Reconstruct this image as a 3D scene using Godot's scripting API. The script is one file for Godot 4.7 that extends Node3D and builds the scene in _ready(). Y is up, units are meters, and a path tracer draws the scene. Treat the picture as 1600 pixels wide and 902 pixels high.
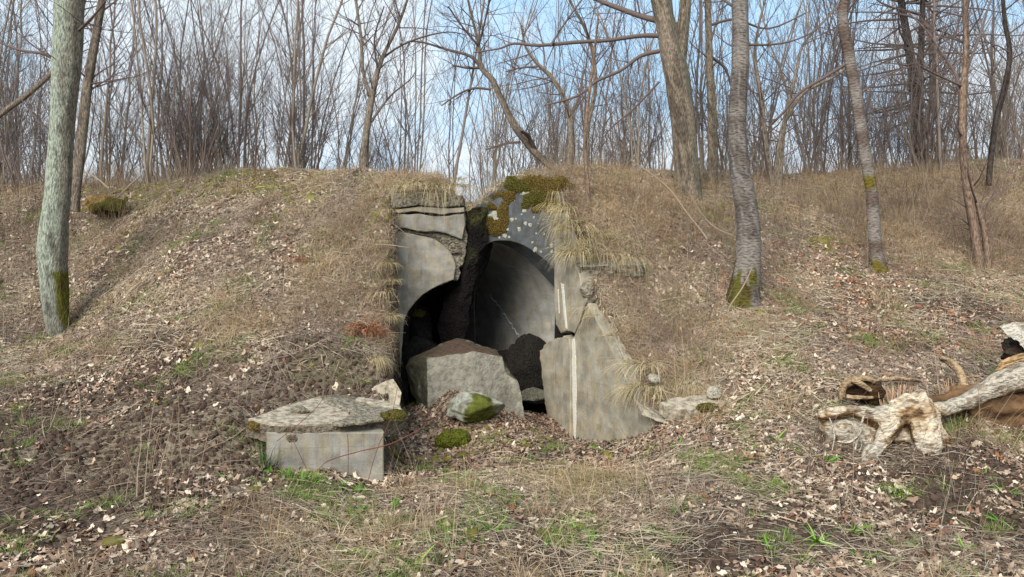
extends Node3D

# ---------------------------------------------------------------- measured lens
const F := 1175.0            # focal length in pixels of the 1600-wide photograph
const EYE := 1.6

var rng := RandomNumberGenerator.new()
var used := {}
var M := {}
var nz := FastNoiseLite.new()      # general lumpy noise
var nf := FastNoiseLite.new()      # finer
var gx := -24.0
var gz := -40.0
var gs := 0.25
var gw := 0
var gh := 0
var bank := PackedFloat32Array()
var pit := PackedFloat32Array()

func at(u: float, v: float, d: float) -> Vector3:
	return Vector3((u - 800.0) / F * d, EYE - (v - 451.0) / F * d, -d)

func on_plane(u: float, v: float, p: Vector3, n: Vector3) -> Vector3:
	var e := Vector3(0, EYE, 0)
	var r := Vector3((u - 800.0) / F, -(v - 451.0) / F, -1.0)
	return e + r * ((p - e).dot(n) / r.dot(n))

func rf(a: float, b: float) -> float:
	return rng.randf_range(a, b)

func lin(r: int, g: int, b: int, k := 1.0) -> Color:
	var c := Color8(r, g, b).srgb_to_linear()
	return Color(c.r * k, c.g * k, c.b * k)

# ---------------------------------------------------------------- naming
func numbered(called: String) -> String:
	if not used.has(called):
		used[called] = 0
		return called
	used[called] += 1
	return "%s_%03d" % [called, used[called]]

func tag(o: Node, label: String, category: String, group := "") -> Node:
	o.set_meta("label", label)
	o.set_meta("category", category)
	if group != "":
		o.set_meta("group", group)
	return o

func thing(called: String, label: String, category: String, where := Vector3.ZERO, group := "") -> Node3D:
	var o := Node3D.new()
	o.name = numbered(called)
	add_child(o, true)
	o.position = where
	tag(o, label, category, group)
	return o

# mesh given in world axes; re-based so that it sits right under its thing
func part(called: String, mesh: Mesh, mat: Material, parent: Node = null) -> MeshInstance3D:
	var o := MeshInstance3D.new()
	o.mesh = mesh
	o.material_override = mat
	if parent == null:
		o.name = numbered(called)
		add_child(o, true)
	else:
		o.name = called
		parent.add_child(o, true)
		var p := Vector3.ZERO
		var q: Node = parent
		while q is Node3D and q != self:
			p += (q as Node3D).position
			q = q.get_parent()
		o.position = -p
	return o

func structure(called: String, mesh: Mesh, mat: Material) -> MeshInstance3D:
	var o := part(called, mesh, mat)
	o.set_meta("kind", "structure")
	return o

# ---------------------------------------------------------------- mesh buffer
class MB:
	var v := PackedVector3Array()
	var n := PackedVector3Array()
	var c := PackedColorArray()
	var t := PackedVector2Array()
	var i := PackedInt32Array()
	var flat := false
	func quad_index(a: int, b: int, cc: int, d: int) -> void:
		i.append(a); i.append(b); i.append(cc)
		i.append(a); i.append(cc); i.append(d)
	func tri(a: Vector3, b: Vector3, cc: Vector3, col: Color) -> void:
		var k := v.size()
		v.append(a); v.append(b); v.append(cc)
		c.append(col); c.append(col); c.append(col)
		i.append(k); i.append(k + 1); i.append(k + 2)
	# round tube through points; radii per point
	func tube(p: PackedVector3Array, r: PackedFloat32Array, sides: int, c0: Color, c1: Color) -> void:
		var m := p.size()
		var ref := Vector3.RIGHT
		var first := v.size()
		var dir := (p[1] - p[0]).normalized()
		if absf(dir.x) > 0.8:
			ref = Vector3.FORWARD
		for k in m:
			if k < m - 1:
				dir = (p[k + 1] - p[k]).normalized()
			var a := dir.cross(ref).normalized()
			var b := dir.cross(a)
			var col := c0.lerp(c1, float(k) / (m - 1))
			for s in sides:
				var w := TAU * s / sides
				var nn := a * cos(w) + b * sin(w)
				v.append(p[k] + nn * r[k])
				n.append(nn)
				c.append(col)
		for k in m - 1:
			for s in sides:
				var s2 := (s + 1) % sides
				var q := first + k * sides
				quad_index(q + s, q + sides + s, q + sides + s2, q + s2)
	func mesh() -> ArrayMesh:
		var arr := []
		arr.resize(Mesh.ARRAY_MAX)
		arr[Mesh.ARRAY_VERTEX] = v
		if n.size() == v.size():
			arr[Mesh.ARRAY_NORMAL] = n
		if c.size() == v.size():
			arr[Mesh.ARRAY_COLOR] = c
		if t.size() == v.size():
			arr[Mesh.ARRAY_TEX_UV] = t
		arr[Mesh.ARRAY_INDEX] = i
		var am := ArrayMesh.new()
		am.add_surface_from_arrays(Mesh.PRIMITIVE_TRIANGLES, arr)
		return am

# ---------------------------------------------------------------- materials
func noise_tex(seed_: int, freq: float, ramp: Array, oct := 5, size := 512, type := FastNoiseLite.TYPE_SIMPLEX_SMOOTH, normal := 0.0) -> NoiseTexture2D:
	var f := FastNoiseLite.new()
	f.seed = seed_
	f.noise_type = type
	f.frequency = freq
	f.fractal_octaves = oct
	f.fractal_gain = 0.55
	var t := NoiseTexture2D.new()
	t.width = size
	t.height = size
	t.seamless = true
	t.noise = f
	if normal > 0.0:
		t.as_normal_map = true
		t.bump_strength = normal
	elif ramp.size():
		var g := Gradient.new()
		var off := PackedFloat32Array()
		var col := PackedColorArray()
		for r in ramp:
			off.append(r[0])
			col.append(r[1] if r[1] is Color else Color(r[1], r[1], r[1]))
		g.offsets = off
		g.colors = col
		t.color_ramp = g
	return t

func mat(col: Color, rough := 0.9, tex: Texture2D = null, scale := Vector3.ONE, vc := false) -> StandardMaterial3D:
	var m := StandardMaterial3D.new()
	m.albedo_color = col
	m.roughness = rough
	m.metallic_specular = 0.3
	m.vertex_color_use_as_albedo = vc
	if tex:
		m.albedo_texture = tex
		m.uv1_triplanar = true
		m.uv1_world_triplanar = true
		m.uv1_triplanar_sharpness = 4.0
		m.uv1_scale = scale
	return m

func relief(m: StandardMaterial3D, tex: Texture2D, cm: float) -> StandardMaterial3D:
	m.heightmap_enabled = true
	m.heightmap_texture = tex
	m.heightmap_scale = cm
	return m

func over(m: StandardMaterial3D, tex: Texture2D, blend := BaseMaterial3D.BLEND_MODE_MUL) -> StandardMaterial3D:
	m.detail_enabled = true
	m.detail_albedo = tex
	m.detail_blend_mode = blend
	m.detail_uv_layer = BaseMaterial3D.DETAIL_UV_1
	return m

# cast concrete: board seams, run-off streaks, pits and soft blotches
func cast_concrete() -> ImageTexture:
	var n := 640
	var im := Image.create(n, n, true, Image.FORMAT_RGB8)
	var a := FastNoiseLite.new()
	a.seed = 61; a.frequency = 0.009; a.fractal_octaves = 6; a.fractal_gain = 0.55
	var c := FastNoiseLite.new()
	c.seed = 63; c.frequency = 0.05; c.fractal_octaves = 3
	var g := RandomNumberGenerator.new()
	g.seed = 65
	var boards := []
	for k in 12:
		boards.append([g.randf_range(-0.035, 0.035), g.randf_range(-3.0, 3.0), g.randf_range(0.3, 1.0)])
	var high := n / 10.0
	for y in n:
		var row := int(y / high)
		for x in n:
			var soft := a.get_noise_2d(x, y)
			var run := c.get_noise_2d(x * 1.3, y * 0.06)
			var run2 := a.get_noise_2d(x * 5.0 + 900.0, y * 0.35)
			var k: float = 0.88 + soft * 0.2 + run * 0.02 + clampf(run2 - 0.16, 0.0, 1.0) * -0.2 + boards[row][0]
			var seam: float = absf(y - (row * high) - boards[row][1] - c.get_noise_2d(x * 0.12, row * 90.0) * 3.0)
			if seam < 1.6:
				k -= 0.15 * boards[row][2] * (1.0 - seam / 1.6)
			if c.get_noise_2d(x * 3.2 + 400.0, y * 3.2) > 0.48:
				k -= 0.24
			var warm := clampf(a.get_noise_2d(x * 1.7 + 300.0, y * 0.8 + 700.0) * 0.12 + 0.02, 0.0, 0.06)
			im.set_pixel(x, y, Color(clampf(k + warm * 0.5, 0, 1), clampf(k, 0, 1), clampf(k - warm, 0, 1)))
	im.generate_mipmaps()
	return ImageTexture.create_from_image(im)

func make_materials() -> void:
	var cast := cast_concrete()
	var mottled := noise_tex(3, 0.012, [[0.0, 0.7], [0.35, 0.86], [0.6, 0.95], [1.0, 1.0]], 6)
	var grain := noise_tex(5, 0.03, [[0.0, 0.0], [1.0, 1.0]], 6)
	var soil_tex := noise_tex(7, 0.035, [[0.0, 0.5], [0.4, 0.8], [0.55, 0.95], [1.0, 1.0]], 6)
	M.soil = relief(mat(Color(1, 1, 1), 1.0, soil_tex, Vector3.ONE * 0.9, true), grain, 4.0)
	var streaks := noise_tex(11, 0.011, [[0.0, Color(0.66, 0.65, 0.63)], [0.35, Color(0.84, 0.83, 0.81)], [0.55, Color(0.91, 0.9, 0.88)], [1.0, Color(1, 0.99, 0.97)]], 7)
	var pores := noise_tex(13, 0.06, [[0.0, 0.0], [0.25, 0.7], [0.5, 0.85], [1.0, 1.0]], 4)
	M.concrete = relief(mat(Color8(150, 145, 134), 0.9, cast, Vector3.ONE * 0.7), pores, 0.3)
	M.concrete_light = relief(mat(Color8(164, 156, 138), 0.9, cast, Vector3.ONE * 0.62), pores, 0.3)
	var blotch := noise_tex(17, 0.022, [[0.0, Color(0.5, 0.47, 0.42)], [0.33, Color(0.74, 0.72, 0.67)], [0.55, Color(0.88, 0.86, 0.82)], [1.0, Color(1, 0.98, 0.95)]], 7)
	M.concrete_rough = relief(mat(Color8(150, 143, 130), 1.0, blotch, Vector3.ONE * 1.3), grain, 3.0)
	M.slab_top = relief(mat(Color8(178, 169, 154), 0.95, blotch, Vector3.ONE * 0.9), grain, 1.2)
	var stain := noise_tex(19, 0.012, [[0.0, Color(0.62, 0.63, 0.63)], [0.4, Color(0.8, 0.8, 0.8)], [0.6, Color(0.92, 0.92, 0.91)], [1.0, Color(1, 1, 0.98)]], 7)
	M.concrete_dark = relief(mat(Color8(88, 91, 92), 0.8, cast, Vector3.ONE * 0.9), pores, 0.3)
	var lined := noise_tex(21, 0.01, [[0.0, 0.84], [0.5, 0.93], [1.0, 1.0]], 7)
	M.lining = relief(mat(Color8(172, 169, 160), 0.85, cast, Vector3.ONE * 0.55), pores, 0.4)
	M.core = relief(mat(Color8(44, 41, 36), 0.85, blotch, Vector3.ONE * 1.6), grain, 5.0)
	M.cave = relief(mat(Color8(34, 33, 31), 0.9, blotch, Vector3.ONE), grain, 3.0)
	var moss_tex := noise_tex(23, 0.03, [[0.0, Color(0.35, 0.3, 0.2)], [0.4, Color(0.7, 0.66, 0.5)], [0.65, Color(1, 0.98, 0.9)], [1.0, Color(1, 1, 1)]], 5)
	M.moss = relief(mat(Color8(98, 94, 44), 1.0, moss_tex, Vector3.ONE * 2.5), grain, 4.0)
	M.moss_dark = relief(mat(Color8(78, 78, 38), 1.0, moss_tex, Vector3.ONE * 2.5), grain, 4.0)
	M.block = relief(mat(Color8(158, 150, 132), 1.0, streaks, Vector3.ONE * 1.3), grain, 1.0)
	M.core_vc = relief(mat(Color(1, 1, 1), 0.9, blotch, Vector3.ONE * 1.6, true), grain, 5.0)
	M.moss_brown = relief(mat(Color8(114, 97, 52), 1.0, moss_tex, Vector3.ONE * 2.5), grain, 4.0)
	M.moss_bright = relief(mat(Color8(112, 120, 42), 1.0, moss_tex, Vector3.ONE * 2.5), grain, 4.0)
	M.stone = relief(mat(Color8(126, 124, 112), 1.0, blotch, Vector3.ONE * 2.0), grain, 2.5)
	M.rim = relief(mat(Color8(128, 119, 106), 1.0, blotch, Vector3.ONE * 1.6), grain, 2.5)
	M.lime = mat(Color8(232, 236, 238), 0.9)
	M.lime_faint = mat(Color8(206, 208, 206), 0.9)
	M.white = mat(Color8(236, 234, 226), 0.9, blotch, Vector3.ONE * 5.0)
	M.lichen = mat(Color8(176, 178, 168), 0.95, blotch, Vector3.ONE * 4.0)
	M.pale_stone = relief(mat(Color8(184, 180, 168), 0.95, blotch, Vector3.ONE * 3.0), grain, 1.0)
	M.rock_vc = relief(mat(Color(1, 1, 1), 1.0, mottled, Vector3.ONE * 1.6, true), grain, 0.9)
	var bark_tex := noise_tex(29, 0.02, [[0.0, 0.45], [0.4, 0.78], [0.6, 0.95], [1.0, 1.0]], 6)
	M.bark = relief(mat(Color(1, 1, 1), 1.0, bark_tex, Vector3(4.0, 1.0, 4.0), true), grain, 1.8)
	M.bark_ring = relief(mat(Color(1, 1, 1), 0.9, bark_tex, Vector3(1.2, 3.6, 1.2), true), grain, 0.9)
	M.wood = relief(mat(Color(1, 1, 1), 0.9, bark_tex, Vector3(1.4, 4.0, 4.0), true), grain, 2.0)
	M.twig = mat(Color(1, 1, 1), 0.9, null, Vector3.ONE, true)
	M.leaf = mat(Color(1, 1, 1), 0.85, null, Vector3.ONE, true)

# ---------------------------------------------------------------- terrain
# thin-plate spline through measured ground points, sampled on a coarse grid
func spline(pts: Array) -> PackedFloat32Array:
	var n := pts.size()
	var m := n + 3
	var a := []
	for r in n:
		var row := PackedFloat64Array()
		row.resize(m + 1)
		for k in n:
			var dx: float = pts[r].x - pts[k].x
			var dz: float = pts[r].z - pts[k].z
			var q := dx * dx + dz * dz
			row[k] = q * log(q) if q > 1e-9 else 0.02
		row[n] = 1.0; row[n + 1] = pts[r].x; row[n + 2] = pts[r].z
		row[m] = pts[r].y
		a.append(row)
	for q in 3:
		var row := PackedFloat64Array()
		row.resize(m + 1)
		for k in n:
			row[k] = 1.0 if q == 0 else (pts[k].x if q == 1 else pts[k].z)
		a.append(row)
	for k in m:
		var best := k
		for r in range(k + 1, m):
			if absf(a[r][k]) > absf(a[best][k]):
				best = r
		var sw = a[k]; a[k] = a[best]; a[best] = sw
		var pk: PackedFloat64Array = a[k]
		for r in range(k + 1, m):
			var pr: PackedFloat64Array = a[r]
			var f := pr[k] / pk[k]
			if f != 0.0:
				for cc in range(k, m + 1):
					pr[cc] -= f * pk[cc]
				a[r] = pr
	var w := PackedFloat64Array()
	w.resize(m)
	for k in range(m - 1, -1, -1):
		var s: float = a[k][m]
		for cc in range(k + 1, m):
			s -= a[k][cc] * w[cc]
		w[k] = s / a[k][k]
	var px := PackedFloat64Array()
	var pz := PackedFloat64Array()
	for p in pts:
		px.append(p.x); pz.append(p.z)
	var out := PackedFloat32Array()
	out.resize(gw * gh)
	for j in gh:
		var z := gz + j * gs
		for i in gw:
			var x := gx + i * gs
			var s := w[n] + w[n + 1] * x + w[n + 2] * z
			for k in n:
				var dx := x - px[k]
				var dz := z - pz[k]
				var q := dx * dx + dz * dz
				if q > 1e-9:
					s += w[k] * q * log(q)
			out[j * gw + i] = s
	return out

func grid(g: PackedFloat32Array, x: float, z: float) -> float:
	var fx := clampf((x - gx) / gs, 0.0, gw - 1.001)
	var fz := clampf((z - gz) / gs, 0.0, gh - 1.001)
	var i := int(fx)
	var j := int(fz)
	fx -= i
	fz -= j
	var k := j * gw + i
	return lerpf(lerpf(g[k], g[k + 1], fx), lerpf(g[k + gw], g[k + gw + 1], fx), fz)

func left_edge(d: float) -> float:      # where the left bank breaks off towards the pit
	return -0.153 * d - 0.05 + nz.get_noise_2d(d * 60.0, 5.0) * 0.12

func right_edge(d: float) -> float:     # just behind the face of the right wing wall
	return 0.56 + (10.0 - d) / 2.3 * 0.94 + 0.05 + 0.25 * smoothstep(9.45, 9.75, d)

func in_pit(x: float, d: float) -> float:
	var w := smoothstep(-0.06, 0.06, x - left_edge(d)) if d > 6.35 else smoothstep(-1.4, -0.9, x)
	w *= smoothstep(0.09, -0.05, x - right_edge(d))
	w *= smoothstep(5.7, 7.0, d)
	return w

func back_of(x: float) -> float:      # where the cover over the tunnel begins
	return 10.5 if x < -0.5 else 10.7

func height(x: float, z: float) -> float:
	var d := -z
	var b := grid(bank, x, z)
	if d > 5.6 and d < back_of(x) and x > -2.2 and x < 2.6:
		b = lerpf(b, grid(pit, x, z), in_pit(x, d))
	if d > 10.3 and d < 14.5 and absf(x + 0.66) < 0.9:      # the cover has slipped apart over the gap
		var g := (x + 0.62 + (d - 10.4) * 0.05) / 0.2
		b -= 0.42 * exp(-g * g) * (1.0 - smoothstep(12.8, 14.4, d))
	return b + nz.get_noise_2d(x * 55.0, z * 55.0) * 0.07 + nf.get_noise_2d(x * 100.0, z * 100.0) * 0.03

func up_at(x: float, z: float) -> Vector3:
	var e := 0.12
	return Vector3(height(x - e, z) - height(x + e, z), 2.0 * e, height(x, z - e) - height(x, z + e)).normalized()

func lines(lo: float, hi: float, step: float, far_lo: float, far_hi: float) -> PackedFloat32Array:
	var a := PackedFloat32Array()
	var s := step
	var x := lo
	while x > far_lo:
		s *= 1.18
		x -= s
		a.append(x)
	a.reverse()
	x = lo
	while x < hi:
		a.append(x)
		x += step
	s = step
	while x < far_hi:
		a.append(x)
		s *= 1.18
		x += s
	a.append(x)
	return a

func ground_tint(x: float, z: float, h: float) -> Color:
	var d := -z
	var soil := lin(78, 64, 55)
	var litter := lin(124, 108, 93)
	var straw := lin(140, 126, 102)
	var green := lin(88, 86, 52)
	var a := nz.get_noise_2d(x * 40.0 + 300.0, z * 40.0)
	var b := nz.get_noise_2d(x * 22.0 - 700.0, z * 22.0)
	var c := soil.lerp(litter, clampf(0.45 + a * 1.3, 0.0, 1.0))
	c = c.lerp(straw, clampf(b * 1.4, 0.0, 0.6))
	if d < 8.0 and x > -2.5 and x < 4.0:
		c = c.lerp(green, clampf(nz.get_noise_2d(x * 70.0, z * 70.0 + 900.0) * 1.6, 0.0, 0.55))
	return c

func build_ground() -> void:
	gw = int(48.0 / gs) + 1
	gh = int(44.0 / gs) + 1
	var raw := [
		[-150, 902, 4.2], [-150, 760, 5.5], [-150, 640, 6.9], [-150, 520, 9.0], [-150, 400, 11.3], [-150, 300, 13.0],
		[100, 902, 4.2], [100, 760, 5.6], [100, 640, 7.0], [90, 525, 9.5], [100, 400, 11.5], [100, 300, 13.0],
		[300, 902, 4.2], [300, 780, 5.3], [300, 640, 6.8], [300, 520, 8.3], [300, 400, 9.9], [300, 290, 12.2],
		[500, 902, 4.2], [500, 745, 6.1], [500, 740, 6.3], [600, 760, 6.2], [415, 718, 6.4], [380, 668, 6.5], [500, 635, 7.2], [500, 605, 7.5], [500, 568, 7.65],
		[500, 450, 9.0], [500, 350, 10.3], [500, 287, 11.3], [560, 270, 11.5],
		[600, 450, 9.1], [600, 540, 8.3], [560, 575, 7.7], [590, 605, 7.5], [600, 350, 10.0],
		[615, 300, 10.45], [660, 296, 10.45], [715, 300, 10.45], [660, 276, 11.0], [700, 284, 11.0], [733, 325, 10.8], [735, 318, 12.0], [735, 318, 13.5], [790, 295, 10.75], [800, 279, 11.3], [840, 281, 10.8], [870, 274, 11.5], [950, 263, 12.0],
		[880, 306, 10.5], [905, 330, 10.3], [1000, 278, 12.0], [1000, 330, 10.7], [1000, 440, 9.5], [1000, 560, 8.6], [1045, 655, 7.7], [960, 480, 9.1],
		[800, 902, 4.2], [800, 760, 6.0], [640, 765, 6.0], [1000, 720, 6.9], [950, 800, 5.4],
		[1150, 902, 4.2], [1150, 760, 5.5], [1150, 660, 7.0], [1150, 560, 8.2], [1150, 475, 9.4], [1150, 400, 10.5], [1150, 330, 11.6], [1150, 282, 13.0],
		[1370, 902, 4.2], [1370, 760, 5.6], [1370, 640, 6.9], [1370, 520, 8.6], [1370, 420, 10.5], [1370, 330, 12.3], [1370, 272, 13.5],
		[1600, 902, 4.2], [1600, 760, 5.6], [1600, 640, 6.9], [1600, 520, 8.7], [1600, 420, 10.5], [1600, 330, 12.0], [1600, 258, 13.5],
		[1800, 760, 5.6], [1800, 640, 7.0], [1800, 420, 10.5], [1800, 330, 12.0], [1800, 250, 13.5],
	]
	var pts := []
	for r in raw:
		pts.append(at(r[0], r[1], r[2]))
	for x in [-14.0, -7.0, 0.0, 7.0, 14.0]:
		pts.append(Vector3(x, 0.0, -1.5)); pts.append(Vector3(x, 0.0, 3.0))
		pts.append(Vector3(x, 3.3 + 0.02 * x, -16.5)); pts.append(Vector3(x, 3.2, -23.0)); pts.append(Vector3(x, 3.0, -34.0))
	for z in [-4.5, -7.0, -10.0, -13.0]:
		for x in [-15.0, 15.0]:
			pts.append(Vector3(x, clampf((-z - 5.0) * 0.42, 0.0, 3.4), z))
	bank = spline(pts)
	var rawp := [
		[855, 657, 10.0], [900, 690, 9.4], [960, 690, 8.3], [985, 688, 8.15], [1040, 665, 7.6], [820, 658, 9.8], [640, 640, 9.5], [712, 606, 8.98], [690, 628, 8.9], [770, 650, 8.8], [660, 660, 8.7], [700, 720, 7.8],
		[620, 752, 6.5], [620, 690, 8.0], [800, 705, 7.8], [800, 760, 6.0], [640, 765, 6.0], [1000, 720, 6.9], [560, 690, 8.0], [1100, 640, 7.6], [620, 640, 10.4], [860, 655, 10.6], [740, 640, 10.6], [500, 745, 6.1], [950, 800, 5.4],
	]
	pts = []
	for r in rawp:
		pts.append(at(r[0], r[1], r[2]))
	for x in [-3.0, 3.0]:
		pts.append(Vector3(x, 0.0, -4.0)); pts.append(Vector3(x, 0.0, -13.0))
	pit = spline(pts)
	# far away the land levels out
	var xs := lines(-8.6, 8.6, 0.05, -400.0, 400.0)
	var zs := lines(-13.6, -3.4, 0.05, -500.0, 60.0)
	var b := MB.new()
	var nx := xs.size()
	var low := PackedByteArray()
	for z in zs:
		for x in xs:
			var h := height(x, z)
			var away := maxf(maxf(absf(x) - 22.0, 0.0), maxf(-z - 38.0, 0.0))
			if away > 0.0:
				h = lerpf(h, 1.0, clampf(away / 60.0, 0.0, 1.0))
			b.v.append(Vector3(x, h, z))
			b.c.append(ground_tint(x, z, h))
			low.append(1 if (-z < back_of(x) and -z > 9.6 and in_pit(x, -z) > 0.5) else 0)
	b.n.resize(b.v.size())
	for j in zs.size():
		for i in nx:
			var k := j * nx + i
			var l := b.v[k - 1] if i > 0 else b.v[k]
			var r := b.v[k + 1] if i < nx - 1 else b.v[k]
			var u := b.v[k - nx] if j > 0 else b.v[k]
			var dn := b.v[k + nx] if j < zs.size() - 1 else b.v[k]
			b.n[k] = (dn - u).cross(r - l).normalized()
	for j in zs.size() - 1:
		for i in nx - 1:
			var k := j * nx + i
			# the mouth of the tunnel: no soil hangs across it
			if low[k] != low[k + nx] or low[k + 1] != low[k + nx + 1]:
				if zs[j] < -10.2:
					continue
			b.quad_index(k, k + 1, k + nx + 1, k + nx)
	structure("ground", b.mesh(), M.soil)
	# floor running on into the tunnel
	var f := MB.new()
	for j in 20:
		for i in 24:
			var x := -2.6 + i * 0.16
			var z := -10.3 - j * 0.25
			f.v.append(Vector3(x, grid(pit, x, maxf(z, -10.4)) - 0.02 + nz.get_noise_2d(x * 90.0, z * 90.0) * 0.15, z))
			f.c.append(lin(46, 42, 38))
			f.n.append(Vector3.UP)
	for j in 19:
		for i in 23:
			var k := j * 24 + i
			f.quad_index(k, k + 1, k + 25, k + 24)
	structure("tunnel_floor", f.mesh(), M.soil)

# ---------------------------------------------------------------- solid shapes
# Polygon (x, y, 1 = the edge that starts here is broken) in the plane o + ax*x + ay*y, pushed along «push».
func prism(poly: Array, o: Vector3, ax: Vector3, ay: Vector3, push: Vector3, rough := 0.02, seg := 0.06, bevel := 0.008) -> ArrayMesh:
	var n := ax.cross(ay).normalized()
	var area := 0.0
	for k in poly.size():
		var p: Vector3 = poly[k]
		var q: Vector3 = poly[(k + 1) % poly.size()]
		area += p.x * q.y - q.x * p.y
	if area < 0.0:
		var r := []
		for k in poly.size():
			var e: Vector3 = poly[poly.size() - 1 - k]
			var prev: Vector3 = poly[(2 * poly.size() - 2 - k) % poly.size()]
			r.append(Vector3(e.x, e.y, prev.z))
		poly = r
	var ring := PackedVector2Array()
	var brk := PackedFloat32Array()
	for k in poly.size():
		var p := Vector2(poly[k].x, poly[k].y)
		var q := Vector2(poly[(k + 1) % poly.size()].x, poly[(k + 1) % poly.size()].y)
		var broken: float = poly[k].z
		var m := maxi(1, int(ceil(p.distance_to(q) / (seg if broken > 0.0 else 0.25))))
		var side := (q - p).normalized().orthogonal()
		for s in m:
			var x := p.lerp(q, float(s) / m)
			var edge := broken
			if s == 0:
				edge = maxf(broken, poly[(k + poly.size() - 1) % poly.size()].z) * 0.6
			if broken > 0.0 and s > 0:
				x += side * (nz.get_noise_2d(x.x * 300.0 + o.x * 77.0, x.y * 300.0 + o.z * 31.0) * rough * 2.0 + rf(-0.4, 0.4) * rough)
			ring.append(x)
			brk.append(edge)
	var cnt := ring.size()
	var outw := PackedVector2Array()
	for k in cnt:
		var e1 := (ring[k] - ring[(k + cnt - 1) % cnt]).normalized()
		var e2 := (ring[(k + 1) % cnt] - ring[k]).normalized()
		var o2 := (Vector2(e1.y, -e1.x) + Vector2(e2.y, -e2.x))
		outw.append(o2.normalized())
	var t := push.length()
	var pd := push.normalized()
	var depth := [0.0, bevel]
	var steps := maxi(1, int(ceil((t - 2.0 * bevel) / maxf(seg * 1.4, 0.05)))) if rough > 0.0 else 1
	steps = mini(steps, 14)
	for s in range(1, steps):
		depth.append(bevel + (t - 2.0 * bevel) * s / steps)
	depth.append(t - bevel)
	depth.append(t)
	var rings := []
	for dj in depth.size():
		var rr := PackedVector3Array()
		for k in cnt:
			var x := ring[k]
			if dj == 0 or dj == depth.size() - 1:
				x -= outw[k] * bevel * (1.0 + brk[k] * rf(0.0, 1.5))
			elif brk[k] > 0.0 and dj > 1 and dj < depth.size() - 2:
				x += outw[k] * (nf.get_noise_3d(x.x * 260.0, x.y * 260.0, dj * 90.0 + o.x * 50.0) * rough * 2.4) * brk[k]
			rr.append(o + ax * x.x + ay * x.y + pd * depth[dj])
		rings.append(rr)
	var b := MB.new()
	var white := Color.WHITE
	for dj in depth.size() - 1:
		for k in cnt:
			var k2 := (k + 1) % cnt
			b.tri(rings[dj][k], rings[dj + 1][k], rings[dj + 1][k2], white)
			b.tri(rings[dj][k], rings[dj + 1][k2], rings[dj][k2], white)
	var flat2 := PackedVector2Array()
	for k in cnt:
		flat2.append(ring[k] - outw[k] * bevel)
	var idx := Geometry2D.triangulate_polygon(flat2)
	if idx.is_empty():
		idx = Geometry2D.triangulate_polygon(ring)
	if idx.is_empty():
		print("untriangulated ", poly)
	var last := depth.size() - 1
	for k in range(0, idx.size(), 3):
		b.tri(rings[0][idx[k]], rings[0][idx[k + 2]], rings[0][idx[k + 1]], white)
		b.tri(rings[last][idx[k]], rings[last][idx[k + 1]], rings[last][idx[k + 2]], white)
	return b.mesh()

# outline measured in the photograph, laid on a plane through p0 with normal n, pushed back
func panel(px: Array, p0: Vector3, n: Vector3, push: Vector3, rough := 0.02, seg := 0.06, bevel := 0.008) -> ArrayMesh:
	n = n.normalized()
	var ax := Vector3.UP.cross(n).normalized()
	if ax.length() < 0.5:
		ax = Vector3.RIGHT
	var ay := n.cross(ax).normalized()
	var poly := []
	for q in px:
		var w := on_plane(q[0], q[1], p0, n) - p0
		poly.append(Vector3(w.dot(ax), w.dot(ay), q[2] if q.size() > 2 else 0.0))
	return prism(poly, p0, ax, ay, push, rough, seg, bevel)

# faces (lists of point numbers) over shared points, subdivided and roughened
func rocky(pts: Array, faces: Array, sub: int, amp: float, seed_ := 0.0) -> ArrayMesh:
	var tris := []
	for f in faces:
		for k in range(1, f.size() - 1):
			tris.append([pts[f[0]], pts[f[k]], pts[f[k + 1]]])
	for s in sub:
		var next := []
		for t in tris:
			var a: Vector3 = (t[0] + t[1]) * 0.5
			var b: Vector3 = (t[1] + t[2]) * 0.5
			var c: Vector3 = (t[2] + t[0]) * 0.5
			next.append([t[0], a, c]); next.append([a, t[1], b]); next.append([c, b, t[2]]); next.append([a, b, c])
		tris = next
	var mb := MB.new()
	for t in tris:
		var q := []
		for p in t:
			var s := Vector3(seed_, seed_ * 0.7, -seed_)
			q.append(p + Vector3(nz.get_noise_3dv((p + s) * 90.0), nz.get_noise_3dv((p + s) * 90.0 + Vector3(500, 0, 0)), nz.get_noise_3dv((p + s) * 90.0 + Vector3(0, 500, 0))) * amp
				+ Vector3(nf.get_noise_3dv((p + s) * 260.0), nf.get_noise_3dv((p + s) * 260.0 + Vector3(300, 0, 0)), nf.get_noise_3dv((p + s) * 260.0 + Vector3(0, 0, 300))) * amp * 0.6)
		mb.tri(q[0], q[1], q[2], Color.WHITE)
	return mb.mesh()

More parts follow.
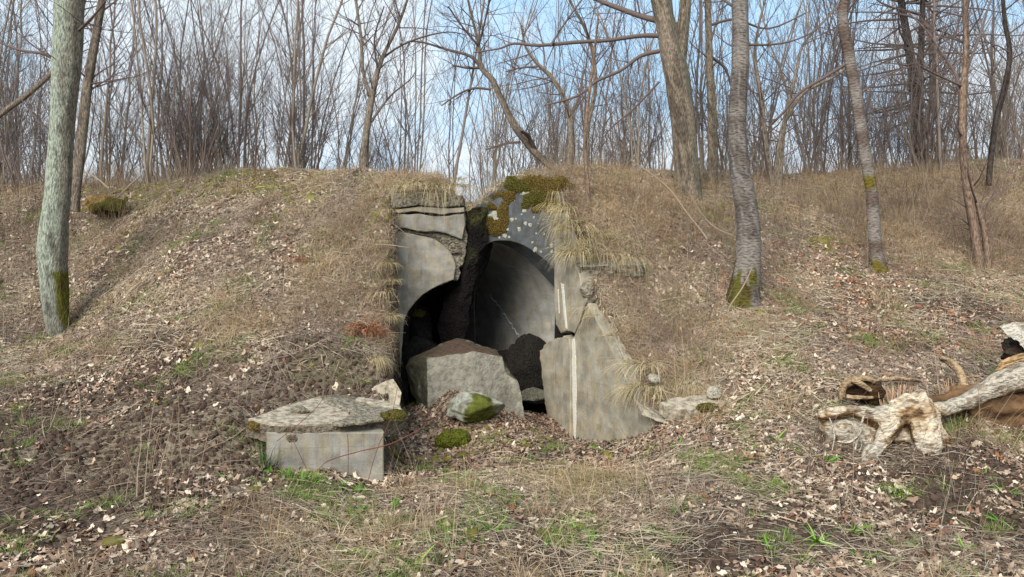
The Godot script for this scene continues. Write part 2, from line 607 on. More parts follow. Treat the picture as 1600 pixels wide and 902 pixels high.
# a stone: ball with flattened sides and noise
func stone(c: Vector3, r: Vector3, seed_: float, cuts := 9, amp := 0.14, rings := 18) -> ArrayMesh:
	var planes := []
	var g := RandomNumberGenerator.new()
	g.seed = int(seed_ * 100.0) + 7
	for k in cuts:
		planes.append([Vector3(g.randf_range(-1, 1), g.randf_range(-0.7, 1), g.randf_range(-1, 1)).normalized(), g.randf_range(0.62, 0.9)])
	var b := MB.new()
	var w := rings * 2
	for j in rings + 1:
		for i in w:
			var la := PI * (float(j) / rings - 0.5)
			var lo := TAU * i / w
			var d := Vector3(cos(la) * cos(lo), sin(la), cos(la) * sin(lo))
			var k := 1.0 + nz.get_noise_3dv(d * 55.0 + Vector3.ONE * seed_ * 37.0) * amp * 2.0 + nf.get_noise_3dv(d * 120.0 + Vector3.ONE * seed_ * 17.0) * amp * 0.7
			for p in planes:
				var q: float = d.dot(p[0])
				if q > 0.05:
					k = minf(k, p[1] / q + nf.get_noise_3dv(d * 160.0) * amp * 0.3)
			b.v.append(c + d * k * r)
			b.c.append(Color.WHITE)
	for j in rings:
		for i in w:
			var i2 := (i + 1) % w
			b.quad_index(j * w + i, (j + 1) * w + i, (j + 1) * w + i2, j * w + i2)
	return smooth(b)

func smooth(b: MB) -> ArrayMesh:
	b.n.resize(b.v.size())
	b.n.fill(Vector3.ZERO)
	for k in range(0, b.i.size(), 3):
		var nn := (b.v[b.i[k + 2]] - b.v[b.i[k]]).cross(b.v[b.i[k + 1]] - b.v[b.i[k]])
		for q in 3:
			b.n[b.i[k + q]] += nn
	for k in b.n.size():
		b.n[k] = b.n[k].normalized()
	return b.mesh()

# low lumpy cushion (moss, lichen, clods) grown on a plane: o is its middle
func cushion(o: Vector3, n: Vector3, size: Vector2, thick: float, seed_: float, cell := 0.03, turn := 0.0) -> ArrayMesh:
	n = n.normalized()
	var ax := Vector3.UP.cross(n)
	ax = Vector3.RIGHT if ax.length() < 0.2 else ax.normalized()
	ax = ax.rotated(n, turn)
	var ay := n.cross(ax)
	size *= 1.3
	var nx := int(size.x / cell) + 1
	var ny := int(size.y / cell) + 1
	var b := MB.new()
	var hs := PackedFloat32Array()
	for j in ny + 1:
		for i in nx + 1:
			var x := (float(i) / nx - 0.5) * 2.0
			var y := (float(j) / ny - 0.5) * 2.0
			var p := Vector2(x * size.x * 0.5, y * size.y * 0.5)
			var h := 1.0 - (sqrt(x * x + y * y) * 1.42 + nz.get_noise_2d(p.x * 300.0 + seed_ * 91.0, p.y * 300.0) * 1.25)
			var k := clampf(h * 1.6, -0.3, 1.0)
			k = sqrt(k) if k > 0.0 else k
			hs.append(h)
			b.v.append(o + ax * p.x + ay * p.y + n * thick * (k + (nf.get_noise_2d(p.x * 500.0, p.y * 500.0 + seed_ * 50.0)) * 0.5 * maxf(k, 0.0)))
			b.c.append(Color.WHITE)
	for j in ny:
		for i in nx:
			var k := j * (nx + 1) + i
			if maxf(maxf(hs[k], hs[k + 1]), maxf(hs[k + nx + 1], hs[k + nx + 2])) > 0.0:
				b.quad_index(k, k + nx + 1, k + nx + 2, k + 1)
	return smooth(b)

# cushion that follows the ground
func ground_cushion(x: float, z: float, size: Vector2, thick: float, seed_: float) -> ArrayMesh:
	return cushion(Vector3(x, height(x, z) - 0.01, z), up_at(x, z), size, thick, seed_)

func spot(o: Vector3, n: Vector3, r: float, seed_: float) -> ArrayMesh:
	n = n.normalized()
	var ax := Vector3.UP.cross(n).normalized()
	var ay := n.cross(ax)
	var b := MB.new()
	b.v.append(o + n * 0.003)
	var m := 14
	for ring in 2:
		for k in m:
			var w := TAU * k / m
			var rr := r * (1.0 + nz.get_noise_2d(k * 40.0, seed_ * 130.0) * 0.9) * (0.8 if ring == 0 else 1.0)
			b.v.append(o + (ax * cos(w) + ay * sin(w)) * rr + n * (0.0026 if ring == 0 else -0.004))
	for k in m:
		var k2 := (k + 1) % m
		b.i.append(0); b.i.append(1 + k2); b.i.append(1 + k)
		b.quad_index(1 + k, 1 + k2, 1 + m + k2, 1 + m + k)
	return b.mesh()

func by_height(mesh: ArrayMesh, low: Color, high: Color, y0: float, y1: float) -> ArrayMesh:
	var arr := mesh.surface_get_arrays(0)
	var col := PackedColorArray()
	for q in arr[Mesh.ARRAY_VERTEX]:
		col.append(low.lerp(high, clampf(smoothstep(y0, y1, q.y + nz.get_noise_3dv(q * 120.0) * 0.9) * (0.75 + nf.get_noise_3dv(q * 200.0)), 0.0, 1.0)))
	arr[Mesh.ARRAY_COLOR] = col
	var am := ArrayMesh.new()
	am.add_surface_from_arrays(Mesh.PRIMITIVE_TRIANGLES, arr)
	return am

# one stone, tinted by what lies or grows on it: dirt on level faces, dark moss on faces turned left, a moss patch round a point
func faced(mesh: ArrayMesh, bare: Color, top: Color, side: Color, left: float, patch := []) -> ArrayMesh:
	var arr := mesh.surface_get_arrays(0)
	var vs: PackedVector3Array = arr[Mesh.ARRAY_VERTEX]
	var idx: PackedInt32Array = arr[Mesh.ARRAY_INDEX]
	var nn := PackedVector3Array()
	nn.resize(vs.size())
	nn.fill(Vector3.ZERO)
	for k in range(0, idx.size(), 3):
		var q := (vs[idx[k + 2]] - vs[idx[k]]).cross(vs[idx[k + 1]] - vs[idx[k]])
		if q.y < 0.0 and false:
			q = -q
		for e in 3:
			nn[idx[k + e]] += q
	var mid := Vector3.ZERO
	for q in vs:
		mid += q / vs.size()
	var col := PackedColorArray()
	for k in vs.size():
		var q := vs[k]
		var n := nn[k].normalized()
		if n.dot(q - mid) < 0.0:
			n = -n
		var a := nz.get_noise_3dv(q * 130.0)
		var f := nf.get_noise_3dv(q * 240.0)
		var c := bare * (1.0 + a * 0.5)
		c = c.lerp(top, smoothstep(0.5, 0.72, n.y + a * 0.5 + f * 0.2))
		if left > 0.0:
			c = c.lerp(side, smoothstep(0.2, 0.65, -n.x + a * 0.7 + f * 0.3) * 0.9)
			c = c.lerp(side, smoothstep(0.1, 0.35, a + f * 0.4) * 0.55)
		if patch.size():
			c = c.lerp(side, smoothstep(0.05, 0.4, a * 1.5 + f) * 0.6)
			var d: float = q.distance_to(patch[0]) / patch[1]
			c = c.lerp(patch[2] * (1.0 + f), smoothstep(1.15, 0.8, d + a * 1.2 + f * 0.5))
		col.append(c)
	arr[Mesh.ARRAY_COLOR] = col
	var am := ArrayMesh.new()
	am.add_surface_from_arrays(Mesh.PRIMITIVE_TRIANGLES, arr)
	return am

# thin pale crust on the curved vault: found on the surface, just proud of it
func lime_strip(line: Array, prof: PackedVector3Array, along: Vector3, half: float) -> ArrayMesh:
	var pts := []
	for k in line.size() - 1:
		for s in 4:
			var u := lerpf(line[k][0], line[k + 1][0], s / 4.0)
			var w := lerpf(line[k][1], line[k + 1][1], s / 4.0)
			var best := 1e9
			var hit := Vector3.ZERO
			var nn := Vector3.ZERO
			for i in range(1, prof.size() - 1):
				for j in 60:
					var p := prof[i] + along * (j * 0.06)
					var d := absf(p.x / -p.z * F + 800.0 - u) + absf((EYE - p.y) / -p.z * F + 451.0 - w)
					if d < best:
						best = d
						hit = p
						nn = along.cross(prof[i + 1] - prof[i - 1]).normalized()
			if nn.dot(Vector3(0, EYE, 0) - hit) < 0.0:
				nn = -nn
			pts.append([hit + nn * 0.006, nn])
	var b := MB.new()
	for k in pts.size():
		var a: Vector3 = pts[mini(k + 1, pts.size() - 1)][0] - pts[maxi(k - 1, 0)][0]
		var side: Vector3 = a.cross(pts[k][1]).normalized() * half * rf(0.5, 1.3) * (0.3 if k == 0 or k == pts.size() - 1 else 1.0)
		b.v.append(pts[k][0] + side)
		b.v.append(pts[k][0] - side)
	for k in pts.size() - 1:
		b.quad_index(k * 2, k * 2 + 1, k * 2 + 3, k * 2 + 2)
	return b.mesh()

# ---------------------------------------------------------------- the broken bunker
func build_bunker() -> void:
	var zf := Vector3(0, 0, 1)
	# --- left half of the portal
	var p := at(660, 400, 10.3)
	var t := thing("broken_portal_wall", "pale grey concrete portal wall left of the gap, cracked across under a grassy cap", "concrete wall", at(660, 600, 10.3))
	var nl := Vector3(0.06, 0.0, 1.0)
	var back := Vector3(-0.05, 0, -0.4)
	part("cornice", panel([[610, 303, 0], [660, 300, 1], [723, 305, 1], [725, 321, 0], [700, 323, 1], [655, 320, 1], [612, 326, 0]], p + zf * 0.05, nl, Vector3(0, 0, -0.5), 0.012), M.concrete_rough, t)
	part("cornice_band", panel([[612, 329, 1], [655, 323, 1], [700, 326, 0], [725, 324, 0], [725, 331, 1], [690, 335, 1], [650, 330, 1], [613, 333, 0]], p + zf * 0.02, nl, Vector3(0, 0, -0.45), 0.006, 0.05, 0.004), M.concrete_light, t)
	part("upper_block", panel([[612, 336, 1], [650, 334, 1], [690, 338, 1], [725, 334, 0], [727, 350, 0], [722, 374, 1], [716, 372, 1], [690, 363, 1], [665, 362, 1], [640, 358, 1], [612, 353, 0]], p, nl, back, 0.012), M.concrete, t)
	part("lower_panel", panel([[608, 359, 1], [645, 366, 1], [680, 374, 1], [697, 386, 1], [707, 400, 1], [712, 418, 1], [709, 437, 0], [690, 444, 0], [674, 452, 0], [660, 461, 0], [648, 473, 0], [638, 486, 0], [631, 500, 0], [628, 540, 1], [624, 590, 0], [606, 610, 0]], p - zf * 0.01, nl, back, 0.012), M.concrete, t)
	part("broken_core", panel([[606, 340, 0], [724, 330, 1], [730, 380, 1], [726, 402, 1], [715, 438, 1], [706, 438, 0], [690, 446, 0], [640, 440, 0], [606, 480, 0]], p - zf * 0.09, nl, Vector3(-0.05, 0, -0.25), 0.04), M.concrete_rough, t)
	part("torn_ledge", rocky([at(645, 362, 10.32), at(680, 368, 10.25), at(716, 374, 10.28), at(722, 392, 10.34), at(706, 396, 10.36), at(690, 378, 10.36), at(680, 385, 10.6), at(715, 380, 10.6)], [[0, 1, 5], [1, 2, 3, 4, 5], [0, 5, 6], [5, 4, 6], [4, 3, 7, 6]], 3, 0.035), M.concrete_rough, t)
	# arch lining running back from the left half, in the dark
	var arc := []
	for k in 17:
		var w := PI * (0.5 + 0.5 * k / 16.0)
		arc.append(Vector2(-0.42 + 1.05 * cos(w), 0.95 + 0.85 * sin(w)))
	arc.append(Vector2(-1.47, -0.4))
	var poly := []
	for q in arc:
		poly.append(Vector3(q.x, q.y, 0))
	poly.append(Vector3(-1.85, -0.4, 0)); poly.append(Vector3(-1.85, 1.2, 0)); poly.append(Vector3(-1.4, 2.1, 0)); poly.append(Vector3(-0.42, 2.2, 0))
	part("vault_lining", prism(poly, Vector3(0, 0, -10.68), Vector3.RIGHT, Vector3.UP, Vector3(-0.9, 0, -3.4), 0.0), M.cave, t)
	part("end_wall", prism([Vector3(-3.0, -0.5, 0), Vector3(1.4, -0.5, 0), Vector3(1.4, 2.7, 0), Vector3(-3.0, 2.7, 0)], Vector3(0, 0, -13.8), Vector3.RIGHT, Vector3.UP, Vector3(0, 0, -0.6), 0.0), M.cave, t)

	# --- right half, turned and sunk: dark front, arch lining, torn core
	var c := at(800, 380, 10.6)
	var v := thing("tilted_vault_fragment", "dark stained concrete arch fragment with moss and white lichen spots, tilted right of the gap", "concrete ruin", at(810, 640, 10.8))
	var nr := Vector3(-0.05, 0.0, 1.0)
	var along := Vector3(-0.55, 0, -0.835)
	part("front_face", panel([[895, 452, 0], [895, 320, 1], [872, 288, 1], [850, 279, 1], [820, 283, 1], [790, 297, 1], [764, 320, 1], [754, 345, 1], [752, 392, 1], [757, 385, 0], [765, 380, 0], [772, 377, 0], [780, 376, 0], [790, 376, 0], [800, 377, 0], [810, 380, 0], [820, 384, 0], [830, 390, 0], [840, 397, 0], [848, 403, 0], [856, 410, 0], [866, 421, 0], [880, 436, 0]], c, nr, along * 0.4, 0.02), M.concrete_dark, v)
	var inner := []
	var ctrl := [Vector2(752, 388), Vector2(765, 380), Vector2(780, 376), Vector2(800, 377), Vector2(820, 384), Vector2(840, 397), Vector2(856, 410), Vector2(870, 426), Vector2(884, 448), Vector2(895, 480), Vector2(901, 520), Vector2(903, 570), Vector2(903, 620), Vector2(903, 700)]
	for k in ctrl.size() - 1:
		var a: Vector2 = ctrl[maxi(k - 1, 0)]
		var d: Vector2 = ctrl[mini(k + 2, ctrl.size() - 1)]
		for s in 5:
			var q: Vector2 = ctrl[k].cubic_interpolate(ctrl[k + 1], a, d, s / 5.0)
			inner.append([q.x, q.y + 1.0, 0])
	inner.append([903, 700, 0])
	for q in [[960, 700, 0], [960, 480, 0], [925, 400, 0], [880, 345, 0], [800, 330, 0], [757, 345, 0]]:
		inner.append(q)
	part("vault_lining", panel(inner, c + along * 0.39, nr, along * 3.5, 0.0), M.lining, v)
	var torn := rocky([at(722, 335, 10.55), at(745, 322, 10.5), at(764, 326, 10.62), at(756, 350, 10.45), at(766, 378, 10.5), at(752, 395, 10.4), at(744, 432, 10.45), at(734, 480, 10.5), at(724, 570, 10.7), at(704, 580, 10.9), at(686, 510, 10.95), at(697, 452, 10.75), at(712, 405, 10.7), at(722, 365, 10.65), at(735, 400, 10.35), at(738, 350, 10.4), at(724, 460, 10.45),
		at(780, 330, 11.3), at(770, 400, 11.3), at(700, 520, 12.0)],
		[[0, 1, 15], [1, 2, 3, 15], [15, 3, 14], [3, 4, 5, 14], [14, 5, 6], [14, 6, 16], [16, 6, 7], [16, 7, 8], [16, 8, 9], [16, 9, 10], [16, 10, 11], [14, 16, 11], [14, 11, 12], [14, 12, 13], [15, 14, 13], [0, 15, 13], [2, 17, 3], [3, 17, 4], [4, 17, 18], [4, 18, 5], [5, 18, 6], [6, 18, 7], [7, 18, 19], [7, 19, 8], [8, 19, 9], [1, 17, 2], [0, 17, 1], [0, 13, 17]], 4, 0.07, 3.0)
	part("torn_edge", by_height(torn, lin(29, 27, 25), lin(80, 78, 46), 2.0, 2.6), M.core_vc, v)
	for q in [[850, 290, 0.7, 0.24, 1.0, 0.035], [842, 309, 0.42, 0.26, 2.0, 0.03], [858, 326, 0.4, 0.26, 3.0, 0.05], [786, 305, 0.27, 0.2, 4.0, 0.025], [785, 338, 0.17, 0.32, 6.0, 0.022], [774, 356, 0.34, 0.2, 6.0, 0.035], [761, 352, 0.18, 0.26, 7.0, 0.03], [808, 288, 0.6, 0.18, 8.5, 0.04], [769, 324, 0.2, 0.16, 9.5, 0.03]]:
		part("moss_patch", cushion(on_plane(q[0], q[1], c + zf * 0.005, nr), nr, Vector2(q[2], q[3]), q[5], q[4], 0.02), M.moss if int(q[4]) % 3 == 2 else M.moss_brown, v)
	for q in [[822, 297, 0.5, 0.16, 11.0], [772, 344, 0.2, 0.2, 12.0], [768, 352, 0.12, 0.14, 13.0], [842, 303, 0.12, 0.08, 14.0]]:
		part("lichen_crust", cushion(on_plane(q[0], q[1], c + zf * 0.004, nr), nr, Vector2(q[2], q[3]), 0.014, q[4], 0.02), M.lichen, v)
	for q in [[800, 343, 8], [806, 342, 5], [821, 349, 8], [828, 352, 8], [811, 358, 8], [793, 359, 6], [789, 368, 9], [796, 371, 6], [834, 340, 5], [841, 349, 4], [819, 327, 12], [822, 321, 7], [836, 390, 10], [845, 394, 6], [862, 384, 7], [862, 393, 6], [832, 379, 5], [803, 313, 5], [785, 366, 5], [850, 366, 4], [838, 365, 4], [780, 371, 6], [815, 335, 4]]:
		part("lichen_spot", spot(on_plane(q[0], q[1], c + zf * 0.003, nr), nr, q[2] * 0.0036, q[0] * 0.1), M.lichen, v)
	# pale lime runs on the vault
	var prof := PackedVector3Array()
	for q in inner.slice(0, inner.size() - 6):
		prof.append(on_plane(q[0], q[1], c + along * 0.39, nr))
	for line in [[[766, 462], [778, 474], [790, 492], [802, 512], [812, 530], [822, 547]], [[770, 470], [784, 488], [800, 514]], [[776, 535], [790, 556], [796, 566]], [[790, 412], [806, 418], [816, 424]], [[766, 425], [790, 428]]]:
		var bright: bool = line.size() == 6
		part("lime_run", lime_strip(line, prof, along, 0.012 if bright else 0.005), M.lime if bright else M.lime_faint, v)

	# --- right wing wall
	var a0 := Vector3(0.56, 0, -10.0)
	var nw := Vector3(-0.926, 0, 0.378)
	var w := thing("wing_wall", "beige concrete wing wall right of the tunnel mouth with a white streak and sloping top", "concrete wall", Vector3(1.0, -0.2, -9.0))
	var wb := -nw * 0.2
	part("upper_panel", panel([[866, 333, 1], [872, 342, 1], [878, 362, 1], [884, 385, 1], [893, 408, 1], [904, 425, 1], [908, 446, 1], [917, 468, 1], [911, 480, 1], [905, 500, 1], [897, 521, 1], [886, 517, 1], [876, 521, 1], [868, 507, 1], [866, 470, 0]], a0, nw, wb, 0.01), M.concrete_light, w)
	part("lower_panel", panel([[897, 525, 1], [908, 501, 1], [918, 474, 1], [925, 488, 0], [940, 515, 1], [955, 546, 0], [970, 572, 0], [984, 604, 1], [992, 624, 1], [1003, 640, 1], [1018, 653, 1], [1042, 658, 0], [1050, 700, 0], [985, 740, 0], [895, 740, 0], [893, 690, 0], [893, 600, 0], [890, 532, 1]], a0, nw, wb, 0.01), M.concrete_light, w)
	part("broken_block", panel([[843, 548, 1], [852, 538, 1], [866, 531, 1], [880, 525, 1], [889, 528, 0], [891, 545, 0], [891, 740, 0], [858, 720, 1], [855, 655, 1], [850, 622, 1], [846, 590, 1]], a0 + nw * 0.03, nw, wb - nw * 0.05, 0.022, 0.04), M.concrete_light, w)
	part("lime_streak", panel([[876, 442, 1], [880, 444, 0], [885, 500, 0], [886, 514, 0], [883, 512, 1], [880, 480, 1]], a0 + nw * 0.006, nw, -nw * 0.02, 0.009, 0.03, 0.002), M.white, w)
	part("lime_streak", panel([[893.5, 531, 1], [897, 528, 1], [899.5, 560, 1], [900, 600, 1], [900, 640, 1], [899, 688, 1], [896.5, 686, 1], [894.5, 620, 1], [893.5, 570, 1]], a0 + nw * 0.006, nw, -nw * 0.02, 0.009, 0.03, 0.002), M.white, w)
	part("lime_streak", panel([[871, 452, 0], [872.5, 452, 0], [874, 490, 0], [873, 490, 0]], a0 + nw * 0.006, nw, -nw * 0.02, 0.0, 0.05, 0.001), M.white, w)
	part("crack_filling", panel([[867, 500, 0], [905, 490, 0], [910, 490, 0], [900, 545, 0], [867, 545, 0]], a0 - nw * 0.16, nw, -nw * 0.1, 0.02), M.core, w)
	part("spalled_lip", rocky([at(992, 622, 7.95), at(1003, 632, 7.75), at(1020, 648, 7.6), at(1044, 660, 7.5), at(1022, 657, 7.5), at(1003, 646, 7.7), at(1010, 630, 8.2), at(1050, 652, 7.9)], [[0, 1, 5], [1, 2, 4, 5], [2, 3, 4], [0, 6, 1], [1, 6, 7, 2], [2, 7, 3]], 3, 0.025, 8.0), M.slab_top, w)
	# --- stub of the left wing wall and the slab upon it
	var s0 := at(600, 720, 6.3)
	var ns := Vector3(0.12, 0, 1.0)
	t = thing("concrete_stub_wall", "low smooth grey concrete block carrying the thick slab at left", "concrete block", at(510, 740, 6.45))
	part("body", panel([[416, 676, 0], [600, 676, 0], [600, 790, 0], [416, 790, 0]], s0, ns, Vector3(-0.14, 0, -0.5), 0.006, 0.12, 0.012), M.concrete, t)
	t = thing("fallen_slab", "thick weathered concrete slab with pale flaking top lying on the low block", "concrete slab", at(510, 670, 6.5))
	var tilt := Vector3(0.05, 1.0, 0.1).normalized()
	var sl := at(500, 657, 6.35)
	var top := [[383, 654, 1], [420, 663, 1], [470, 665, 1], [540, 664, 1], [600, 656, 1], [634, 643, 1], [626, 634, 1], [570, 622, 0], [530, 616, 0], [500, 617, 1], [440, 634, 1]]
	part("body", panel(top, sl - tilt * 0.012, tilt, -tilt * 0.17, 0.014, 0.05, 0.012), M.rim, t)
	part("pale_top", panel([[388, 654, 1], [422, 661, 1], [470, 662, 1], [520, 661, 1], [548, 650, 1], [545, 640, 1], [512, 628, 1], [500, 619, 1], [440, 635, 1]], sl, tilt, -tilt * 0.03, 0.012, 0.05, 0.006), M.slab_top, t)
	part("flaked_layer", panel([[506, 619, 1], [540, 622, 1], [585, 634, 1], [628, 642, 1], [600, 653, 1], [565, 659, 1], [520, 660, 1], [545, 648, 1], [540, 638, 1], [515, 630, 1]], sl + Vector3(0, 0.028, 0), tilt, -tilt * 0.04, 0.03, 0.04, 0.012), M.concrete_rough, t)
	part("flaked_layer", panel([[560, 620, 0], [600, 626, 0], [626, 634, 1], [628, 640, 1], [590, 632, 1], [555, 624, 1]], sl + Vector3(0, 0.04, 0), tilt, -tilt * 0.03, 0.012, 0.04, 0.006), M.slab_top, t)
	part("lump", stone(on_plane(468, 645, sl, tilt) + Vector3(0, 0.02, 0), Vector3(0.09, 0.04, 0.07), 3.3), M.concrete_rough, t)
	part("moss_patch", cushion(at(618, 646, 6.33), Vector3(0.1, 0.8, 0.6), Vector2(0.2, 0.12), 0.03, 5.1, 0.015), M.moss, t)
	part("moss_patch", cushion(at(402, 662, 6.3), Vector3(0, 0.7, 0.7), Vector2(0.12, 0.1), 0.02, 6.1, 0.015), M.moss_brown, t)
	tag(part("concrete_shard", rocky([at(556, 626, 7.5), at(582, 604, 7.5), at(612, 592, 7.45), at(626, 612, 7.4), at(622, 640, 7.3), at(590, 640, 7.2), at(600, 600, 7.9), at(626, 640, 7.9)], [[0, 1, 5], [1, 2, 3], [1, 3, 4, 5], [1, 6, 2], [2, 6, 3], [3, 6, 7, 4]], 3, 0.03, 2.0), M.slab_top), "pale broken concrete shard poking from the bank above the thick slab", "concrete shard")

	# --- lumps in the pit
	t = thing("fallen_block", "big angular concrete block with brown dirt on its sloping top, lying in the tunnel mouth", "concrete block", at(730, 640, 9.2))
	part("body", faced(rocky([at(714, 529, 10.1), at(727, 530, 10.05), at(775, 547, 9.7), at(640, 559, 9.45), at(632, 572, 9.4), at(666, 558, 9.1), at(744, 551, 9.2), at(782, 557, 9.3), at(791, 584, 9.3), at(811, 602, 9.28), at(822, 672, 9.25), at(762, 680, 9.0), at(672, 660, 8.95), at(640, 610, 9.4), at(760, 620, 10.4), at(655, 620, 10.4)],
		[[0, 3, 5, 6, 2, 1], [3, 4, 5], [4, 13, 12, 5], [5, 12, 11, 6], [6, 11, 8, 7], [8, 11, 10, 9], [6, 7, 2], [2, 7, 8, 9, 10, 14], [0, 1, 2, 14], [0, 14, 15], [0, 15, 3], [3, 15, 13, 4]], 5, 0.03, 1.0),
		lin(146, 140, 124), lin(88, 70, 56), lin(70, 68, 52), 0.3), M.rock_vc, t)
	t = thing("mossy_boulder", "rounded grey boulder with green moss leaning on the big fallen block", "boulder", at(738, 650, 8.6))
	part("body", faced(stone(at(738, 636, 8.55), Vector3(0.33, 0.18, 0.24), 1.7, 7, 0.24, 34), lin(140, 138, 124), lin(160, 158, 142), lin(84, 80, 56), 0.0, [at(752, 645, 8.4), 0.2, lin(92, 96, 38)]), M.rock_vc, t)
	t = thing("moss_mound", "bright green moss cushion on the pit floor", "moss", at(711, 692, 8.1))
	part("cushion", stone(at(711, 690, 8.15), Vector3(0.19, 0.12, 0.17), 5.2, 0, 0.22, 36), M.moss_bright, t)
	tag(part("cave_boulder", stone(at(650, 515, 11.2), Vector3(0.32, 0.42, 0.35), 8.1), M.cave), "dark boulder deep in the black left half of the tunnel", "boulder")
	tag(part("cave_moss", cushion(at(655, 490, 10.85), Vector3(0, 0.9, 0.4), Vector2(0.26, 0.2), 0.05, 2.4, 0.02), M.moss), "green moss cap on the dark boulder inside the tunnel", "moss")
	tag(part("rubble_heap", stone(at(835, 585, 11.1), Vector3(0.55, 0.5, 0.42), 6.3, 7, 0.3, 26), M.core), "black wet rubble heap at the foot of the curved vault", "rubble")
	tag(part("rubble_slab", stone(at(838, 618, 10.7), Vector3(0.3, 0.12, 0.3), 4.6, 10, 0.1), M.stone), "flat grey stone half buried behind the broken wing wall", "stone")
	tag(part("rubble_heap", stone(at(660, 560, 11.0), Vector3(0.5, 0.35, 0.4), 2.3, 7, 0.3, 22), M.cave), "dark rubble behind the big fallen block", "rubble")
	# --- ledges in the right bank
	t = thing("buried_ledge", "rough grey concrete ledge jutting from the grassy bank above the wing wall", "concrete ledge", at(950, 430, 9.7))
	part("body", panel([[896, 408, 1], [930, 404, 1], [1000, 407, 1], [1004, 412, 1], [950, 414, 1], [905, 416, 1]], at(950, 411, 9.5), Vector3(0, 1, 0.25), Vector3(0.02, -0.16, -0.06), 0.03, 0.05, 0.012), M.concrete_rough, t)
	tag(part("concrete_lump", stone(at(916, 456, 9.25), Vector3(0.1, 0.13, 0.15), 7.7, 10), M.concrete_rough), "grey broken concrete lump on top of the wing wall crack", "concrete lump")
	t = thing("buried_slab", "flat grey concrete slab half buried at the right foot of the bank", "concrete slab", at(1085, 640, 7.5))
	part("body", panel([[1032, 628, 1], [1060, 620, 1], [1110, 616, 1], [1140, 624, 1], [1136, 634, 1], [1080, 640, 1], [1040, 638, 1]], at(1085, 630, 7.55), Vector3(-0.05, 1, 0.3), Vector3(0, -0.14, -0.05), 0.025, 0.05, 0.01), M.slab_top, t)
	part("moss_patch", cushion(at(1105, 636, 7.45), Vector3(0, 0.7, 0.7), Vector2(0.2, 0.08), 0.03, 1.4, 0.015), M.moss, t)
	tag(part("pale_stone", stone(at(1023, 592, 8.15), Vector3(0.075, 0.06, 0.07), 3.9), M.pale_stone), "small pale stone in the grass right of the wing wall", "stone")
	tag(part("pale_stone", stone(at(1117, 614, 7.6), Vector3(0.075, 0.08, 0.07), 5.9), M.pale_stone), "small pale stone lying on the half buried flat slab", "stone")

# ---------------------------------------------------------------- trees
func grow(b: MB, p: Vector3, dir: Vector3, length: float, r: float, level: int, g: RandomNumberGenerator, o: Dictionary) -> void:
	var segs := clampi(int(length / 0.28), 3, 9)
	var pts := PackedVector3Array([p])
	var rad := PackedFloat32Array([r])
	var q := p
	var d := dir
	var wob: float = o.get("wobble", 0.16)
	var lift: float = o.get("lift", 0.05)
	for s in segs:
		d = (d + Vector3(g.randf_range(-wob, wob), g.randf_range(-wob, wob) + lift, g.randf_range(-wob, wob))).normalized()
		q += d * length / segs
		pts.append(q)
		rad.append(maxf(r * (1.0 - 0.8 * (s + 1.0) / segs), 0.0016))
	var bark: Color = o.bark
	var tip: Color = o.tip
	var k := clampf(r / 0.03, 0.0, 1.0)
	b.tube(pts, rad, 7 if r > 0.04 else (5 if r > 0.015 else 3), tip.lerp(bark, k), tip)
	if level <= 0:
		return
	var per: float = o.get("per_metre", 4.0) * (1.0 if level > 1 else 1.3)
	var n := int(length * per) + 1
	var from: float = o.get("from", 0.2)
	for c in n:
		var t := g.randf_range(from, 0.98)
		var f := t * segs
		var j := mini(int(f), segs - 1)
		var at_ := pts[j].lerp(pts[j + 1], f - j)
		var dd := (pts[j + 1] - pts[j]).normalized()
		var side := dd.cross(Vector3(g.randf_range(-1, 1), g.randf_range(-1, 1), g.randf_range(-1, 1))).normalized()
		var open := deg_to_rad(g.randf_range(o.get("open0", 28.0), o.get("open1", 62.0)))
		var nd := dd * cos(open) + side * sin(open)
		var nl := length * g.randf_range(0.25, 0.55) * (1.15 - t * 0.6)
		var nr := minf(rad[j] * 0.6, r * 0.45) * g.randf_range(0.7, 1.0)
		grow(b, at_, nd, maxf(nl, 0.18), maxf(nr, 0.0018), level - 1, g, o)

